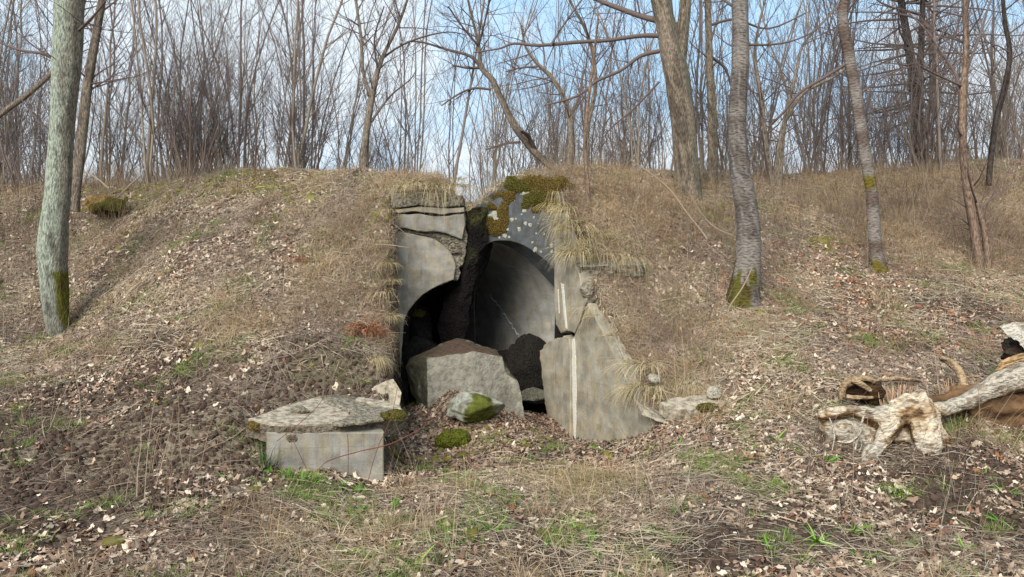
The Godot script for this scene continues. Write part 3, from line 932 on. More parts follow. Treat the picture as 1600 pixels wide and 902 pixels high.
# trunk through measured points [u, v, width in pixels] at depth d, barked by kind
func trunk_mesh(px: Array, d: float, kind: String, seed_: float, sides := 18) -> Array:
	var pts := PackedVector3Array()
	var rad := PackedFloat32Array()
	for k in px.size() - 1:
		var a: Array = px[maxi(k - 1, 0)]
		var p: Array = px[k]
		var q: Array = px[k + 1]
		var e: Array = px[mini(k + 2, px.size() - 1)]
		var steps := maxi(2, int(absf(p[1] - q[1]) / 9.0))
		for s in steps:
			var t := float(s) / steps
			var dep: float = lerpf(p[3] if p.size() > 3 else d, q[3] if q.size() > 3 else d, t)
			pts.append(at(cubic_interpolate(p[0], q[0], a[0], e[0], t), lerpf(p[1], q[1], t), dep))
			rad.append(lerpf(p[2], q[2], t) * 0.5 / F * dep)
	var l: Array = px[px.size() - 1]
	var ld: float = l[3] if l.size() > 3 else d
	pts.append(at(l[0], l[1], ld))
	rad.append(l[2] * 0.5 / F * ld)
	var b := MB.new()
	var m := pts.size()
	var base := pts[0].y
	for k in m:
		var dir := (pts[mini(k + 1, m - 1)] - pts[maxi(k - 1, 0)]).normalized()
		var ax := dir.cross(Vector3.FORWARD).normalized()
		var ay := ax.cross(dir)
		for s in sides + 1:
			var w := TAU * (s % sides) / sides
			var nn := ax * cos(w) + ay * sin(w)
			var h := pts[k].y - base
			var ridge := nz.get_noise_3d(cos(w) * 110.0 + seed_ * 200.0, h * 22.0, sin(w) * 110.0) * 0.13 + (nf.get_noise_3d(cos(w) * 190.0 + seed_ * 60.0, h * 24.0, sin(w) * 190.0) * 0.12 if sides > 18 and not kind.begins_with("cherry") else 0.0) + nf.get_noise_3d(cos(w) * 160.0, h * 110.0 + seed_ * 40.0, sin(w) * 160.0) * 0.06
			var flare := maxf(0.0, 1.0 - h / 0.35) * (0.08 + 0.16 * maxf(0.0, cos(w * 3.0 + seed_)))
			b.v.append(pts[k] + nn * rad[k] * (1.0 + ridge + flare))
			b.c.append(bark_tint(kind, w, h, nn, seed_))
	for k in m - 1:
		for s in sides:
			var q := k * (sides + 1) + s
			b.quad_index(q, q + 1, q + sides + 2, q + sides + 1)
	return [smooth(b), pts, rad]

func bark_tint(kind: String, w: float, h: float, nn: Vector3, seed_: float) -> Color:
	var a := nz.get_noise_3d(cos(w) * 60.0 + seed_ * 90.0, h * 60.0, sin(w) * 60.0)
	var f := nf.get_noise_3d(cos(w) * 90.0 + seed_ * 30.0, h * 150.0, sin(w) * 90.0)
	match kind:
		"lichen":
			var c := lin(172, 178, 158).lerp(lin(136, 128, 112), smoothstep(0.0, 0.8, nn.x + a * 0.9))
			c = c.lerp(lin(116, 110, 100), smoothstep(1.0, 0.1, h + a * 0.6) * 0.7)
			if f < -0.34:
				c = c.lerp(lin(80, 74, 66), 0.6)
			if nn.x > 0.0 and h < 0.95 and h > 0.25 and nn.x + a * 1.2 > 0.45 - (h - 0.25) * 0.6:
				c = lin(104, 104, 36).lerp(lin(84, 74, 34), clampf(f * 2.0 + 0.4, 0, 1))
			return c
		"ochre":
			var c := lin(154, 138, 118).lerp(lin(106, 94, 80), smoothstep(-0.2, 0.35, a + f))
			return c.lerp(lin(118, 112, 96), smoothstep(0.1, 0.9, nn.x + a))
		"cherry":
			var band := nz.get_noise_2d(h * 260.0, seed_ * 100.0 + w * 3.0)
			var c := lin(136, 126, 116).lerp(lin(100, 90, 82), smoothstep(-0.2, 0.2, band + f * 0.5))
			c = c.lerp(lin(146, 140, 134), smoothstep(0.1, 0.4, f + a * 0.5) * 0.7)
			if h + a * 0.5 + f * 0.3 < 0.42 and nn.x - a * 1.5 < 0.55:
				c = lin(96, 90, 34).lerp(lin(74, 62, 34), clampf(f * 2.0 + 0.4, 0, 1))
			return c
		"cherry_thin":
			var band := nz.get_noise_2d(h * 240.0, seed_ * 100.0 + w * 3.0)
			var c := lin(142, 132, 122).lerp(lin(108, 92, 82), smoothstep(-0.2, 0.25, band))
			if (h < 0.18 + a * 0.1) or (absf(h - 1.32) < 0.07 + a * 0.05):
				c = lin(112, 100, 36)
			return c
		"reddish":
			return lin(160, 134, 112).lerp(lin(122, 102, 88), smoothstep(-0.25, 0.3, a + f * 0.6))
		"dark":
			return lin(86, 76, 70).lerp(lin(60, 52, 48), smoothstep(-0.2, 0.3, a + f))
	return lin(152, 138, 120).lerp(lin(108, 96, 84), smoothstep(-0.25, 0.3, a + f))

func limb(b: MB, px: Array, d0: float, d1: float, c0: Color, c1: Color) -> Array:
	var pts := PackedVector3Array()
	var rad := PackedFloat32Array()
	for k in px.size() - 1:
		var a: Array = px[maxi(k - 1, 0)]
		var e: Array = px[mini(k + 2, px.size() - 1)]
		for s in 4:
			var t := s / 4.0
			var dep := lerpf(d0, d1, (k + t) / (px.size() - 1))
			pts.append(at(cubic_interpolate(px[k][0], px[k + 1][0], a[0], e[0], t), cubic_interpolate(px[k][1], px[k + 1][1], a[1], e[1], t), dep))
			rad.append(maxf(0.0016, lerpf(px[k][2], px[k + 1][2], t) * 0.5 / F * dep))
	var l: Array = px[px.size() - 1]
	pts.append(at(l[0], l[1], d1))
	rad.append(maxf(0.0016, l[2] * 0.5 / F * d1))
	b.tube(pts, rad, 7, c0, c1)
	return [pts, rad]

func sprout(b: MB, pts: PackedVector3Array, rad: PackedFloat32Array, from: float, n: int, length: float, level: int, g: RandomNumberGenerator, o: Dictionary) -> void:
	for k in n:
		var f := g.randf_range(from, 0.98) * (pts.size() - 1)
		var j := mini(int(f), pts.size() - 2)
		var p := pts[j].lerp(pts[j + 1], f - j)
		var dd := (pts[j + 1] - pts[j]).normalized()
		var side := dd.cross(Vector3(g.randf_range(-1, 1), g.randf_range(-1, 1), g.randf_range(-1, 1))).normalized()
		var open := deg_to_rad(g.randf_range(o.get("open0", 35.0), o.get("open1", 75.0)))
		grow(b, p, dd * cos(open) + side * sin(open), length * g.randf_range(0.4, 1.0), minf(rad[j] * 0.5, length * 0.012), level, g, o)

# trunks: list of measured stems; limbs: measured branches; then random twigs
func tree(called: String, label: String, stems: Array, d: float, kind: String, seed_: int, limbs: Array, twigs: Dictionary, group := "") -> Node3D:
	var first: Array = stems[0][0]
	var t := thing(called, label, "tree", at(first[0], first[1], first[3] if first.size() > 3 else d), group)
	var g := RandomNumberGenerator.new()
	g.seed = seed_
	var tip := lin(100, 86, 80)
	var o := {"bark": lin(98, 86, 78), "tip": tip, "per_metre": 4.0, "wobble": 0.2, "lift": 0.05}
	o.merge(twigs, true)
	for s in stems:
		var b := MB.new()
		var m := trunk_mesh(s, d, kind, seed_ * 0.37, 30 if s[0][2] > 18 else 12)
		part("trunk", m[0], M.bark_ring if kind.begins_with("cherry") else M.bark, t)
		sprout(b, m[1], m[2], o.get("start", 0.5), o.get("count", 8), o.get("reach", 1.2), o.get("level", 2), g, o)
		if b.v.size():
			part("branches", b.mesh(), M.twig, t).set_meta("kind", "stuff")
	for l in limbs:
		var lb := MB.new()
		var r := limb(lb, l, d, d + g.randf_range(-0.6, 0.8), o.bark, tip)
		sprout(lb, r[0], r[1], 0.15, int(o.get("limb_count", 6)), o.get("limb_reach", 0.7), 1, g, o)
		part("limb", lb.mesh(), M.twig, t)
	return t

func beside(u: float) -> String:
	var marks := [[70, "left of the lichened trunk"], [200, "just right of the lichened trunk"], [330, "over the middle of the left bank"], [450, "over the right part of the left bank"], [560, "just left of the forked sapling"], [660, "behind the left portal wall"], [760, "behind the gap of the ruin"], [880, "behind the tilted mossy fragment"], [1000, "left of the forked ochre trunk"], [1110, "behind the forked ochre trunk"], [1240, "beside the ringed cherry trunk"], [1350, "left of the thin cherry trunk"], [1450, "around the dark twin stems"], [1530, "behind the reddish trunk"]]
	for m in marks:
		if u < m[0]:
			return m[1]
	return "right of the reddish trunk"

func build_trees() -> void:
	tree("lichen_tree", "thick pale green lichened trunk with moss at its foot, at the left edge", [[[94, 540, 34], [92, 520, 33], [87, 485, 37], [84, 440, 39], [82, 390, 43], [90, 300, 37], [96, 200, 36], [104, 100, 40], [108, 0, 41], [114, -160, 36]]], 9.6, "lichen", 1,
		[[[97, 118, 7], [92, 100, 6], [70, 85, 5], [30, 78, 4], [-10, 62, 3]], [[97, 118, 5], [98, 100, 4], [80, 90, 3], [50, 70, 2], [20, 45, 1]], [[120, 50, 5], [150, 20, 3], [180, -20, 2]], [[100, 220, 3], [60, 190, 2], [30, 150, 1]]], {"count": 7, "reach": 0.9, "start": 0.55})
	tree("leaning_tree", "brown leaning trunk just behind the pale green lichened trunk", [[[114, 330, 18], [125, 240, 16], [137, 130, 14], [152, 40, 12], [168, -60, 10]], [[-60, 228, 10], [-10, 186, 9], [40, 150, 8], [85, 110, 7], [120, 40, 5], [140, -40, 4]]], 11.3, "plain", 2, [], {"count": 8, "reach": 1.3, "start": 0.35})
	tree("forked_tree", "large ochre brown trunk forking near the top, on the crest right of the ruin", [[[1083, 345, 44], [1076, 300, 38], [1068, 200, 36], [1058, 120, 36], [1049, 80, 34], [1040, 40, 30], [1030, 0, 27], [1020, -120, 20]], [[1058, 130, 22], [1063, 80, 21], [1070, 20, 18], [1076, -100, 14]], [[1054, 110, 18], [1046, 40, 16], [1040, -60, 12]]], 11.8, "ochre", 3,
		[[[1040, 34, 11], [1010, 28, 9], [970, 14, 8], [935, 0, 7], [900, -20, 6]], [[1032, 56, 8], [1000, 56, 7], [950, 63, 6], [900, 66, 6], [842, 71, 5], [803, 68, 4], [780, 76, 3], [740, 82, 2]], [[1030, 80, 7], [1000, 88, 6], [970, 110, 5], [932, 127, 5], [902, 150, 4], [850, 165, 2]], [[860, 72, 4], [880, 40, 3], [905, 5, 3], [925, -20, 2]], [[1030, 128, 4], [990, 170, 3], [950, 205, 2], [930, 240, 1.5]]],
		{"count": 5, "reach": 1.2, "start": 0.55, "limb_count": 9, "limb_reach": 0.9})
	tree("slim_tree", "slim straight brown trunk between the forked trunk and the ringed cherry trunk", [[[1113, 335, 17], [1114, 260, 16], [1113, 180, 15], [1109, 100, 12], [1106, 0, 10], [1104, -120, 8]]], 12.6, "ochre", 4,
		[[[1113, 90, 5], [1135, 110, 4], [1150, 160, 3]], [[1108, 40, 5], [1150, 30, 4], [1200, 45, 3], [1260, 20, 2]]], {"count": 9, "reach": 1.2, "start": 0.4})
	tree("cherry_tree", "grey ringed cherry trunk with mossy foot on the right slope", [[[1158, 490, 56], [1163, 450, 44], [1170, 400, 37], [1167, 330, 34], [1156, 260, 30], [1152, 190, 27], [1157, 100, 26], [1156, 0, 24], [1155, -140, 20]]], 9.5, "cherry", 5,
		[[[1166, 70, 4], [1220, 68, 3], [1270, 50, 2], [1310, 10, 2]], [[1152, 260, 3], [1140, 235, 2], [1130, 225, 1]], [[1158, 20, 5], [1120, -10, 4], [1090, -40, 3]]], {"count": 5, "reach": 1.0, "start": 0.6})
	tree("thin_cherry_tree", "thin bending cherry trunk with a mossy collar on the right slope", [[[1374, 432, 24], [1368, 390, 19], [1362, 300, 18], [1350, 230, 17], [1338, 150, 17], [1326, 80, 17], [1317, 30, 16], [1323, -20, 13], [1326, -140, 11]]], 10.5, "cherry_thin", 6,
		[[[1322, 100, 5], [1290, 120, 5], [1250, 145, 4], [1225, 175, 4], [1205, 195, 4]], [[1340, 150, 3], [1380, 120, 2], [1420, 105, 2]]], {"count": 8, "reach": 1.2, "start": 0.5})
	tree("twin_stem_tree", "dark twin stemmed trunk with level twigs on the crest at right", [[[1437, 275, 20], [1434, 210, 18], [1430, 140, 15], [1420, 70, 12], [1408, 0, 10], [1400, -100, 8]], [[1436, 170, 12], [1438, 110, 10], [1441, 40, 9], [1444, -60, 7]]], 15.0, "dark", 7, [], {"count": 40, "reach": 2.2, "start": 0.08, "open0": 65.0, "open1": 100.0, "lift": 0.0, "level": 2, "per_metre": 3.5})
	tree("reddish_tree", "reddish brown slim trunk forking at its foot, right of the thin cherry", [[[1530, 420, 16], [1524, 370, 13], [1512, 300, 12], [1505, 230, 11], [1505, 150, 11], [1510, 80, 9], [1508, 0, 7], [1504, -100, 6]], [[1544, 420, 13], [1540, 370, 9], [1528, 320, 7], [1517, 270, 5]]], 10.6, "reddish", 8,
		[[[1503, 140, 5], [1490, 110, 4], [1470, 80, 3], [1450, 50, 3], [1420, 20, 2]], [[1506, 120, 5], [1530, 60, 4], [1545, 10, 3], [1560, -30, 3]], [[1504, 135, 4], [1460, 115, 3], [1440, 105, 2]]], {"count": 9, "reach": 1.2, "start": 0.35})
	tree("crooked_dark_tree", "crooked dark purple stem near the right edge", [[[1545, 290, 8], [1556, 190, 8], [1572, 130, 8], [1578, 80, 7], [1570, 30, 6], [1564, -60, 5]]], 12.4, "dark", 9, [], {"count": 9, "reach": 1.2, "start": 0.3})
	tree("slanting_tree", "slanting grey trunk leaning left over the tilted fragment", [[[880, 290, 14], [862, 262, 12], [835, 238, 11], [806, 200, 11], [786, 160, 10], [770, 125, 9], [752, 106, 8], [748, 70, 5], [738, 30, 4], [726, -30, 3]]], 13.6, "plain", 10,
		[[[752, 106, 7], [735, 88, 5], [700, 78, 4], [660, 66, 3], [635, 65, 2]], [[750, 106, 5], [730, 106, 4], [708, 102, 2]], [[768, 140, 4], [740, 138, 4], [715, 148, 3], [690, 165, 2]], [[748, 70, 4], [756, 40, 3], [765, 0, 3]], [[748, 72, 4], [725, 45, 3], [700, 10, 2]], [[835, 232, 8], [825, 212, 6], [815, 206, 4]], [[812, 222, 4], [790, 224, 3], [760, 234, 2]]], {"count": 6, "reach": 1.2, "start": 0.4, "limb_count": 10, "limb_reach": 0.8})
	tree("forked_sapling", "slender grey sapling with spreading forks above the left portal wall", [[[566, 268, 12], [571, 220, 11], [578, 170, 10], [590, 110, 8], [602, 80, 6], [620, 45, 5], [636, 0, 4], [646, -60, 3]], [[577, 150, 6], [567, 110, 5], [564, 60, 5], [556, 0, 4], [552, -60, 3]]], 13.0, "plain", 11,
		[[[596, 92, 4], [625, 72, 3], [660, 58, 3], [700, 50, 2], [730, 55, 1]], [[580, 190, 4], [610, 150, 3], [640, 125, 2], [650, 110, 1]], [[590, 110, 3], [585, 60, 3], [600, 10, 2]]], {"count": 14, "reach": 1.2, "start": 0.3, "limb_count": 9})
	tree("arching_tree", "grey tree with two arching stems behind the mossy fragment", [[[888, 285, 14], [892, 230, 13], [890, 180, 10], [878, 145, 8], [860, 118, 7], [840, 100, 6], [822, 75, 4], [815, 40, 3]], [[918, 280, 9], [918, 200, 8], [930, 140, 7], [926, 80, 6], [912, 40, 5], [890, 0, 4], [880, -60, 3]]], 13.2, "plain", 12,
		[[[892, 180, 5], [905, 150, 4], [912, 110, 3]], [[840, 104, 4], [815, 106, 3], [790, 112, 2]]], {"count": 14, "reach": 1.2, "start": 0.3, "limb_count": 8})
	tree("rust_sapling", "thin rusty red sapling standing on the grassy bank above the wing wall", [[[920, 352, 8], [918, 290, 7], [914, 230, 6], [920, 150, 5], [928, 90, 4], [935, 20, 3]]], 10.5, "reddish", 13, [], {"count": 8, "reach": 0.6, "start": 0.3, "level": 1})
	tree("pale_stem_tree", "pale grey many stemmed tree behind the two cherry trunks", [[[1216, 300, 12], [1222, 220, 9], [1232, 160, 7], [1245, 110, 5], [1255, 70, 4], [1290, 30, 3], [1320, -10, 2]], [[1206, 310, 10], [1216, 240, 8], [1226, 190, 7], [1240, 165, 6], [1262, 140, 5], [1300, 122, 4], [1322, 106, 3]], [[1210, 320, 8], [1198, 230, 7], [1190, 150, 6], [1180, 90, 5], [1186, 40, 4], [1200, -20, 3]]], 13.0, "plain", 14, [], {"count": 12, "reach": 1.2, "start": 0.3})
	# ---- saplings and shrubs of the wood behind the crest
	var kinds := []
	for k in 7:
		var g := RandomNumberGenerator.new()
		g.seed = 100 + k
		var root := thing("bare_sapling", "", "tree")
		var tb := MB.new()
		var bb := MB.new()
		var o := {"bark": [lin(122, 110, 98), lin(104, 92, 84), lin(138, 126, 110)][k % 3], "tip": [lin(106, 92, 86), lin(92, 80, 78), lin(116, 102, 92)][k % 3], "per_metre": 2.4, "wobble": 0.14, "lift": 0.1, "open0": 20.0, "open1": 50.0}
		var stems := 1 + (k % 3)
		for s in stems:
			var pts := PackedVector3Array()
			var rad := PackedFloat32Array()
			var p := Vector3(g.randf_range(-0.1, 0.1), -0.2, g.randf_range(-0.1, 0.1))
			var dir := Vector3(g.randf_range(-0.12, 0.12), 1, g.randf_range(-0.12, 0.12)) * 0.5
			var r0 := g.randf_range(0.010, 0.028)
			for q in 15:
				pts.append(p)
				rad.append(r0 * (1.0 - q / 16.0) + 0.004)
				dir += Vector3(g.randf_range(-0.06, 0.06), 0, g.randf_range(-0.06, 0.06))
				p += dir
			tb.tube(pts, rad, 6, o.bark, o.tip)
			sprout(bb, pts, rad, 0.12, 20, 1.5, 2, g, o)
		part("trunk", tb.mesh(), M.twig, root)
		part("branches", bb.mesh(), M.twig, root).set_meta("kind", "stuff")
		kinds.append(root)
	for k in 4:
		var g := RandomNumberGenerator.new()
		g.seed = 200 + k
		var root := thing("bare_shrub", "", "shrub")
		var o := {"bark": lin(124, 106, 90), "tip": [lin(104, 94, 88), lin(110, 96, 88), lin(98, 90, 88), lin(124, 114, 100)][k], "per_metre": 3.8, "wobble": 0.2, "lift": 0.06, "open0": 18.0, "open1": 55.0}
		var sb := MB.new()
		for s in 13:
			var w := g.randf() * TAU
			var tilt := g.randf_range(0.05, 0.55)
			grow(sb, Vector3(cos(w) * 0.1, -0.1, sin(w) * 0.1), Vector3(cos(w) * tilt, 1, sin(w) * tilt).normalized(), g.randf_range(1.2, 3.0), g.randf_range(0.008, 0.016), 2, g, o)
		part("stems", sb.mesh(), M.twig, root).set_meta("kind", "stuff")
		kinds.append(root)
	var g := RandomNumberGenerator.new()
	g.seed = 77
	var placed := []
	var used_kind := {}
	for k in 285:
		var shrub := g.randf() < 0.24
		var d := g.randf_range(13.4, 17.0) if shrub else 13.2 + 15.0 * pow(g.randf(), 1.0)
		var u := g.randf_range(-220.0, 1820.0)
		if u > 560 and u < 860 and g.randf() < 0.5:
			d = maxf(d, 17.0) + 3.0
		if u > 640 and u < 730 and g.randf() < 0.6:
			continue
		if u > 940.0 and u < 1250.0 and g.randf() < 0.35:
			continue
		var p := at(u, 300, d)
		p.y = height(p.x, p.z)
		var n: int = 7 + g.randi() % 4 if shrub else g.randi() % 7
		var r: Node3D
		if used_kind.has(n):
			r = kinds[n].duplicate()
			r.name = numbered("bare_shrub" if shrub else "bare_sapling")
			add_child(r, true)
		else:
			r = kinds[n]
			used_kind[n] = true
		r.position = p
		r.rotation.y = g.randf() * TAU
		r.scale = Vector3.ONE * g.randf_range(0.75, 1.25)
		var where := beside(u)
		var far := "near the crest" if d < 16.0 else "deeper in"
		var look: String = ["single stemmed", "two stemmed", "three stemmed"][n % 3] if not shrub else "many stemmed"
		var label := ("bare brown %s shrub %s, %s" if shrub else "thin %s sapling %s, %s") % [look, far, where]
		tag(r, label, "shrub" if shrub else "tree", label.replace("bare brown", "brown").replace("thin bare ", "") + " (thicket)")
	# far wood that reads as one mass
	var src: MeshInstance3D = kinds[0].get_node("branches")
	var src2: MeshInstance3D = kinds[9].get_node("stems")
	for pass_ in 2:
		var mm := MultiMesh.new()
		mm.transform_format = MultiMesh.TRANSFORM_3D
		mm.mesh = src.mesh if pass_ == 0 else src2.mesh
		var cnt := 80 if pass_ == 0 else 90
		mm.instance_count = cnt
		for k in cnt:
			var x := g.randf_range(-34.0, 34.0)
			var z := -g.randf_range(20.0, 42.0)
			if pass_ == 1:
				z = -g.randf_range(17.5, 36.0)
			mm.set_instance_transform(k, Transform3D(Basis(Vector3.UP, g.randf() * TAU).scaled(Vector3.ONE * g.randf_range(0.8, 1.3)), Vector3(x, height(x, maxf(z, -38.0)) - 0.1, z)))
		var mi := MultiMeshInstance3D.new()
		mi.name = "far_wood" if pass_ == 0 else "far_thicket"
		mi.multimesh = mm
		mi.material_override = M.twig
		mi.set_meta("kind", "stuff")
		tag(mi, "bare grey far wood beyond the saplings on the crest" if pass_ == 0 else "bare brown far thicket of low shrubs under the far wood", "wood")
		add_child(mi, true)

# ---------------------------------------------------------------- ground cover
# one grass blade: starts at p along dir, bends down by droop
func blade(b: MB, p: Vector3, dir: Vector3, length: float, width: float, droop: float, c0: Color, c1: Color, segs := 3) -> void:
	var side := dir.cross(Vector3.UP)
	side = Vector3(rf(-1, 1), 0, rf(-1, 1)).normalized() if side.length() < 0.1 else side.normalized()
	side = side.rotated(dir.normalized(), rf(-0.9, 0.9)) * width * 0.5
	var q := p
	var d := dir.normalized()
	var k := b.v.size()
	for s in segs + 1:
		var t := float(s) / segs
		var w := side * (1.0 - t * 0.85)
		b.v.append(q - w)
		b.v.append(q + w)
		var c := c0.lerp(c1, t)
		b.c.append(c); b.c.append(c)
		d = (d + Vector3(rf(-0.12, 0.12), -droop / segs, rf(-0.12, 0.12))).normalized()
		q += d * length / segs
	for s in segs:
		b.quad_index(k + s * 2, k + s * 2 + 1, k + s * 2 + 3, k + s * 2 + 2)

func tussock(n: int, length: float, width: float, droop: float, spread: float, foot: float, cols: Array, lean := Vector3.ZERO) -> ArrayMesh:
	var b := MB.new()
	for k in n:
		var w := rf(0, TAU)
		var r := sqrt(rf(0, 1)) * foot
		var out := Vector3(cos(w), 0, sin(w))
		var dir := (Vector3.UP + out * rf(0.1, spread) + lean * rf(0.5, 1.2)).normalized()
		var c: Color = cols[rng.randi() % cols.size()]
		c = c * rf(0.75, 1.15)
		blade(b, out * r + Vector3(0, -0.01, 0), dir, length * rf(0.45, 1.0), width * rf(0.7, 1.2), droop * rf(0.5, 1.3), c * 0.85, c)
	return b.mesh()

func litter_mesh(n: int, reach: float, lmin: float, lmax: float, width: float, cols: Array) -> ArrayMesh:
	var b := MB.new()
	for k in n:
		var w := rf(0, TAU)
		var p := Vector3(rf(-reach, reach), rf(0.002, 0.03), rf(-reach, reach))
		var c: Color = cols[rng.randi() % cols.size()]
		c = c * rf(0.7, 1.2)
		blade(b, p, Vector3(cos(w), rf(-0.05, 0.22), sin(w)), rf(lmin, lmax), width * rf(0.6, 1.3), rf(0.1, 0.5), c, c * 0.9, 2)
	return b.mesh()

func leaf_mesh(seed_: int) -> ArrayMesh:
	var g := RandomNumberGenerator.new()
	g.seed = seed_
	var b := MB.new()
	var m := 12
	b.v.append(Vector3(0, 0.006, 0))
	b.c.append(Color.WHITE)
	var bend := g.randf_range(-10.0, 18.0)
	var fold := g.randf_range(-14.0, 20.0)
	for k in m:
		var w := TAU * k / m
		var r := 0.036 * (0.85 if k % 2 == 0 else 1.0) * g.randf_range(0.7, 1.2)
		var x := cos(w) * r * 1.4
		var z := sin(w) * r * 0.75
		b.v.append(Vector3(x, bend * x * x + fold * z * z + g.randf_range(-0.009, 0.013), z))
		var q := g.randf_range(0.8, 1.1)
		b.c.append(Color(q, q, q))
	for k in m:
		b.i.append(0); b.i.append(1 + k); b.i.append(1 + (k + 1) % m)
	return smooth(b)

# blobs [u, v, d, reach in metres, weight] added up at a place
func field(blobs: Array, x: float, z: float) -> float:
	var s := 0.0
	for q in blobs:
		var dx: float = x - q[0]
		var dz: float = (z - q[1])
		var k: float = (dx * dx + dz * dz) / (q[2] * q[2])
		if k < 4.0:
			s += q[3] * exp(-k * 1.4)
	return s

func blobs(raw: Array) -> Array:
	var out := []
	for q in raw:
		var p := at(q[0], q[1], q[2])
		out.append([p.x, p.z, q[3], q[4]])
	return out

func covered(x: float, z: float) -> bool:
	# nothing grows through the standing concrete
	var d := -z
	if d > 10.2 and d < 10.75 and x > -1.62 and x < -0.66:
		return height(x, z) < 2.6
	if x > -2.05 and x < -1.08 and d > 6.3 and d < 6.9:
		return true
	var wl := right_edge(d) - 0.05
	if d > 7.6 and d < 10.2 and x > wl - 0.02 and x < wl + 0.3 and in_pit(x, d) > 0.02:
		return true
	return false

func scatter(called: String, label: String, category: String, meshes: Array, material: Material, count: int, want: Callable, tint: Callable, size0: float, size1: float, tilt: float, up: float, lift := 0.0) -> void:
	var per := []
	for m in meshes:
		per.append([[], []])
	var tries := 0
	var made := 0
	while made < count and tries < count * 14:
		tries += 1
		var d := rf(3.4, 14.6)
		var half := d * 0.78 + 0.6
		var x := rf(-half, half)
		if rng.randf() > half / 12.0:      # even per square metre
			continue
		var z := -d
		var w: float = want.call(x, z)
		if rng.randf() > w or covered(x, z):
			continue
		var n := up_at(x, z)
		if d > 10.2 and d < 10.85 and x > -1.75 and x < 0.75 and d < back_of(x) + 0.1:
			continue
		var y := height(x, z)
		var axis := (n.lerp(Vector3.UP, up) + Vector3(rf(-tilt, tilt), 0, rf(-tilt, tilt))).normalized()
		var side := axis.cross(Vector3(rf(-1, 1), rf(-0.2, 0.2), rf(-1, 1))).normalized()
		var bs := Basis(side, axis, side.cross(axis)).scaled_local(Vector3.ONE * lerpf(size0, size1, pow(rng.randf(), 2.0)))
		var q: Array = per[rng.randi() % per.size()]
		q[0].append(Transform3D(bs, Vector3(x, y + lift + rf(0.0, 0.012), z)))
		q[1].append(tint.call(x, z))
		made += 1
	for k in meshes.size():
		var mm := MultiMesh.new()
		mm.transform_format = MultiMesh.TRANSFORM_3D
		mm.use_colors = true
		mm.mesh = meshes[k]
		mm.instance_count = per[k][0].size()
		for j in per[k][0].size():
			mm.set_instance_transform(j, per[k][0][j])
			mm.set_instance_color(j, per[k][1][j])
		var mi := MultiMeshInstance3D.new()
		mi.name = numbered(called)
		mi.multimesh = mm
		mi.material_override = material
		add_child(mi, true)
		mi.set_meta("kind", "stuff")
		tag(mi, label, category, label)

var leaf_f := []
var straw_f := []
var green_f := []
var stem_f := []
var bare_f := []
var moss_f := []

func want_leaf(x: float, z: float) -> float:
	var p := in_pit(x, -z) if -z < 10.7 else 0.0
	var s := 0.4 + nz.get_noise_2d(x * 60.0 + 40.0, z * 60.0) * 1.1 + nf.get_noise_2d(x * 60.0, z * 60.0 + 70.0) * 0.5 + field(leaf_f, x, z) - field(bare_f, x, z) * 0.6
	return clampf(s + p * 0.35, 0.03, 1.0)

func want_straw(x: float, z: float) -> float:
	if in_pit(x, -z) > 0.3 and -z < 10.7 and -z > 6.8:
		return 0.1
	return clampf(0.45 + nz.get_noise_2d(x * 45.0 - 140.0, z * 45.0) * 0.9 + field(straw_f, x, z) - field(bare_f, x, z) * 0.4, 0.08, 1.0)

func want_tuft(x: float, z: float) -> float:
	if in_pit(x, -z) > 0.2 and -z < 10.7 and -z > 6.8:
		return 0.0
	return clampf(nz.get_noise_2d(x * 70.0 + 900.0, z * 70.0) * 1.1 - 0.05 + field(straw_f, x, z) * 1.3 - field(bare_f, x, z), 0.0, 1.0)

func want_green(x: float, z: float) -> float:
	var s := nz.get_noise_2d(x * 110.0 + 500.0, z * 110.0 + 100.0) * 2.6 - 0.22 + field(green_f, x, z)
	if in_pit(x, -z) > 0.3 and -z > 7.2:
		s -= 0.45
	return clampf(s - field(bare_f, x, z) * 0.4, 0.0, 1.0)

func want_stem(x: float, z: float) -> float:
	if in_pit(x, -z) > 0.05 and -z < 10.7:
		return 0.0
	return clampf(0.04 + field(stem_f, x, z) + nz.get_noise_2d(x * 60.0 + 222.0, z * 60.0) * 0.25, 0.0, 1.0)

func tint_leaf(x: float, z: float) -> Color:
	var p := in_pit(x, -z) if -z < 10.7 and -z > 6.6 else 0.0
	var r := rng.randf()
	var c: Color
	if r < 0.22 - p * 0.16:
		c = lin(208, 188, 164)
	elif r < 0.42 - p * 0.2:
		c = lin(172, 148, 124)
	elif r < 0.68:
		c = lin(142, 116, 96)
	elif r < 0.87:
		c = lin(112, 86, 72)
	elif r < 0.92:
		c = lin(134, 92, 62)
	else:
		c = lin(146, 130, 112)
	if -z > 8.0 and x > 2.5 and rng.randf() < 0.3:
		c = lin(140, 96, 68)
	return c * rf(0.75, 1.12)

func tint_straw(x: float, z: float) -> Color:
	var c := lin(200, 184, 156).lerp(lin(170, 154, 136), clampf(0.5 + nz.get_noise_2d(x * 50.0, z * 50.0 + 77.0) * 1.5, 0.0, 1.0))
	if x < -1.5 and -z < 7.6:
		c = c.lerp(lin(132, 114, 98), 0.6)
	return c * rf(0.7, 1.1)

func tint_green(x: float, z: float) -> Color:
	return lin(108, 140, 62).lerp(lin(142, 148, 84), rng.randf()) * rf(0.7, 1.1)

func tint_stem(x: float, z: float) -> Color:
	return lin(172, 158, 134).lerp(lin(140, 122, 106), rng.randf()) * rf(0.7, 1.1)

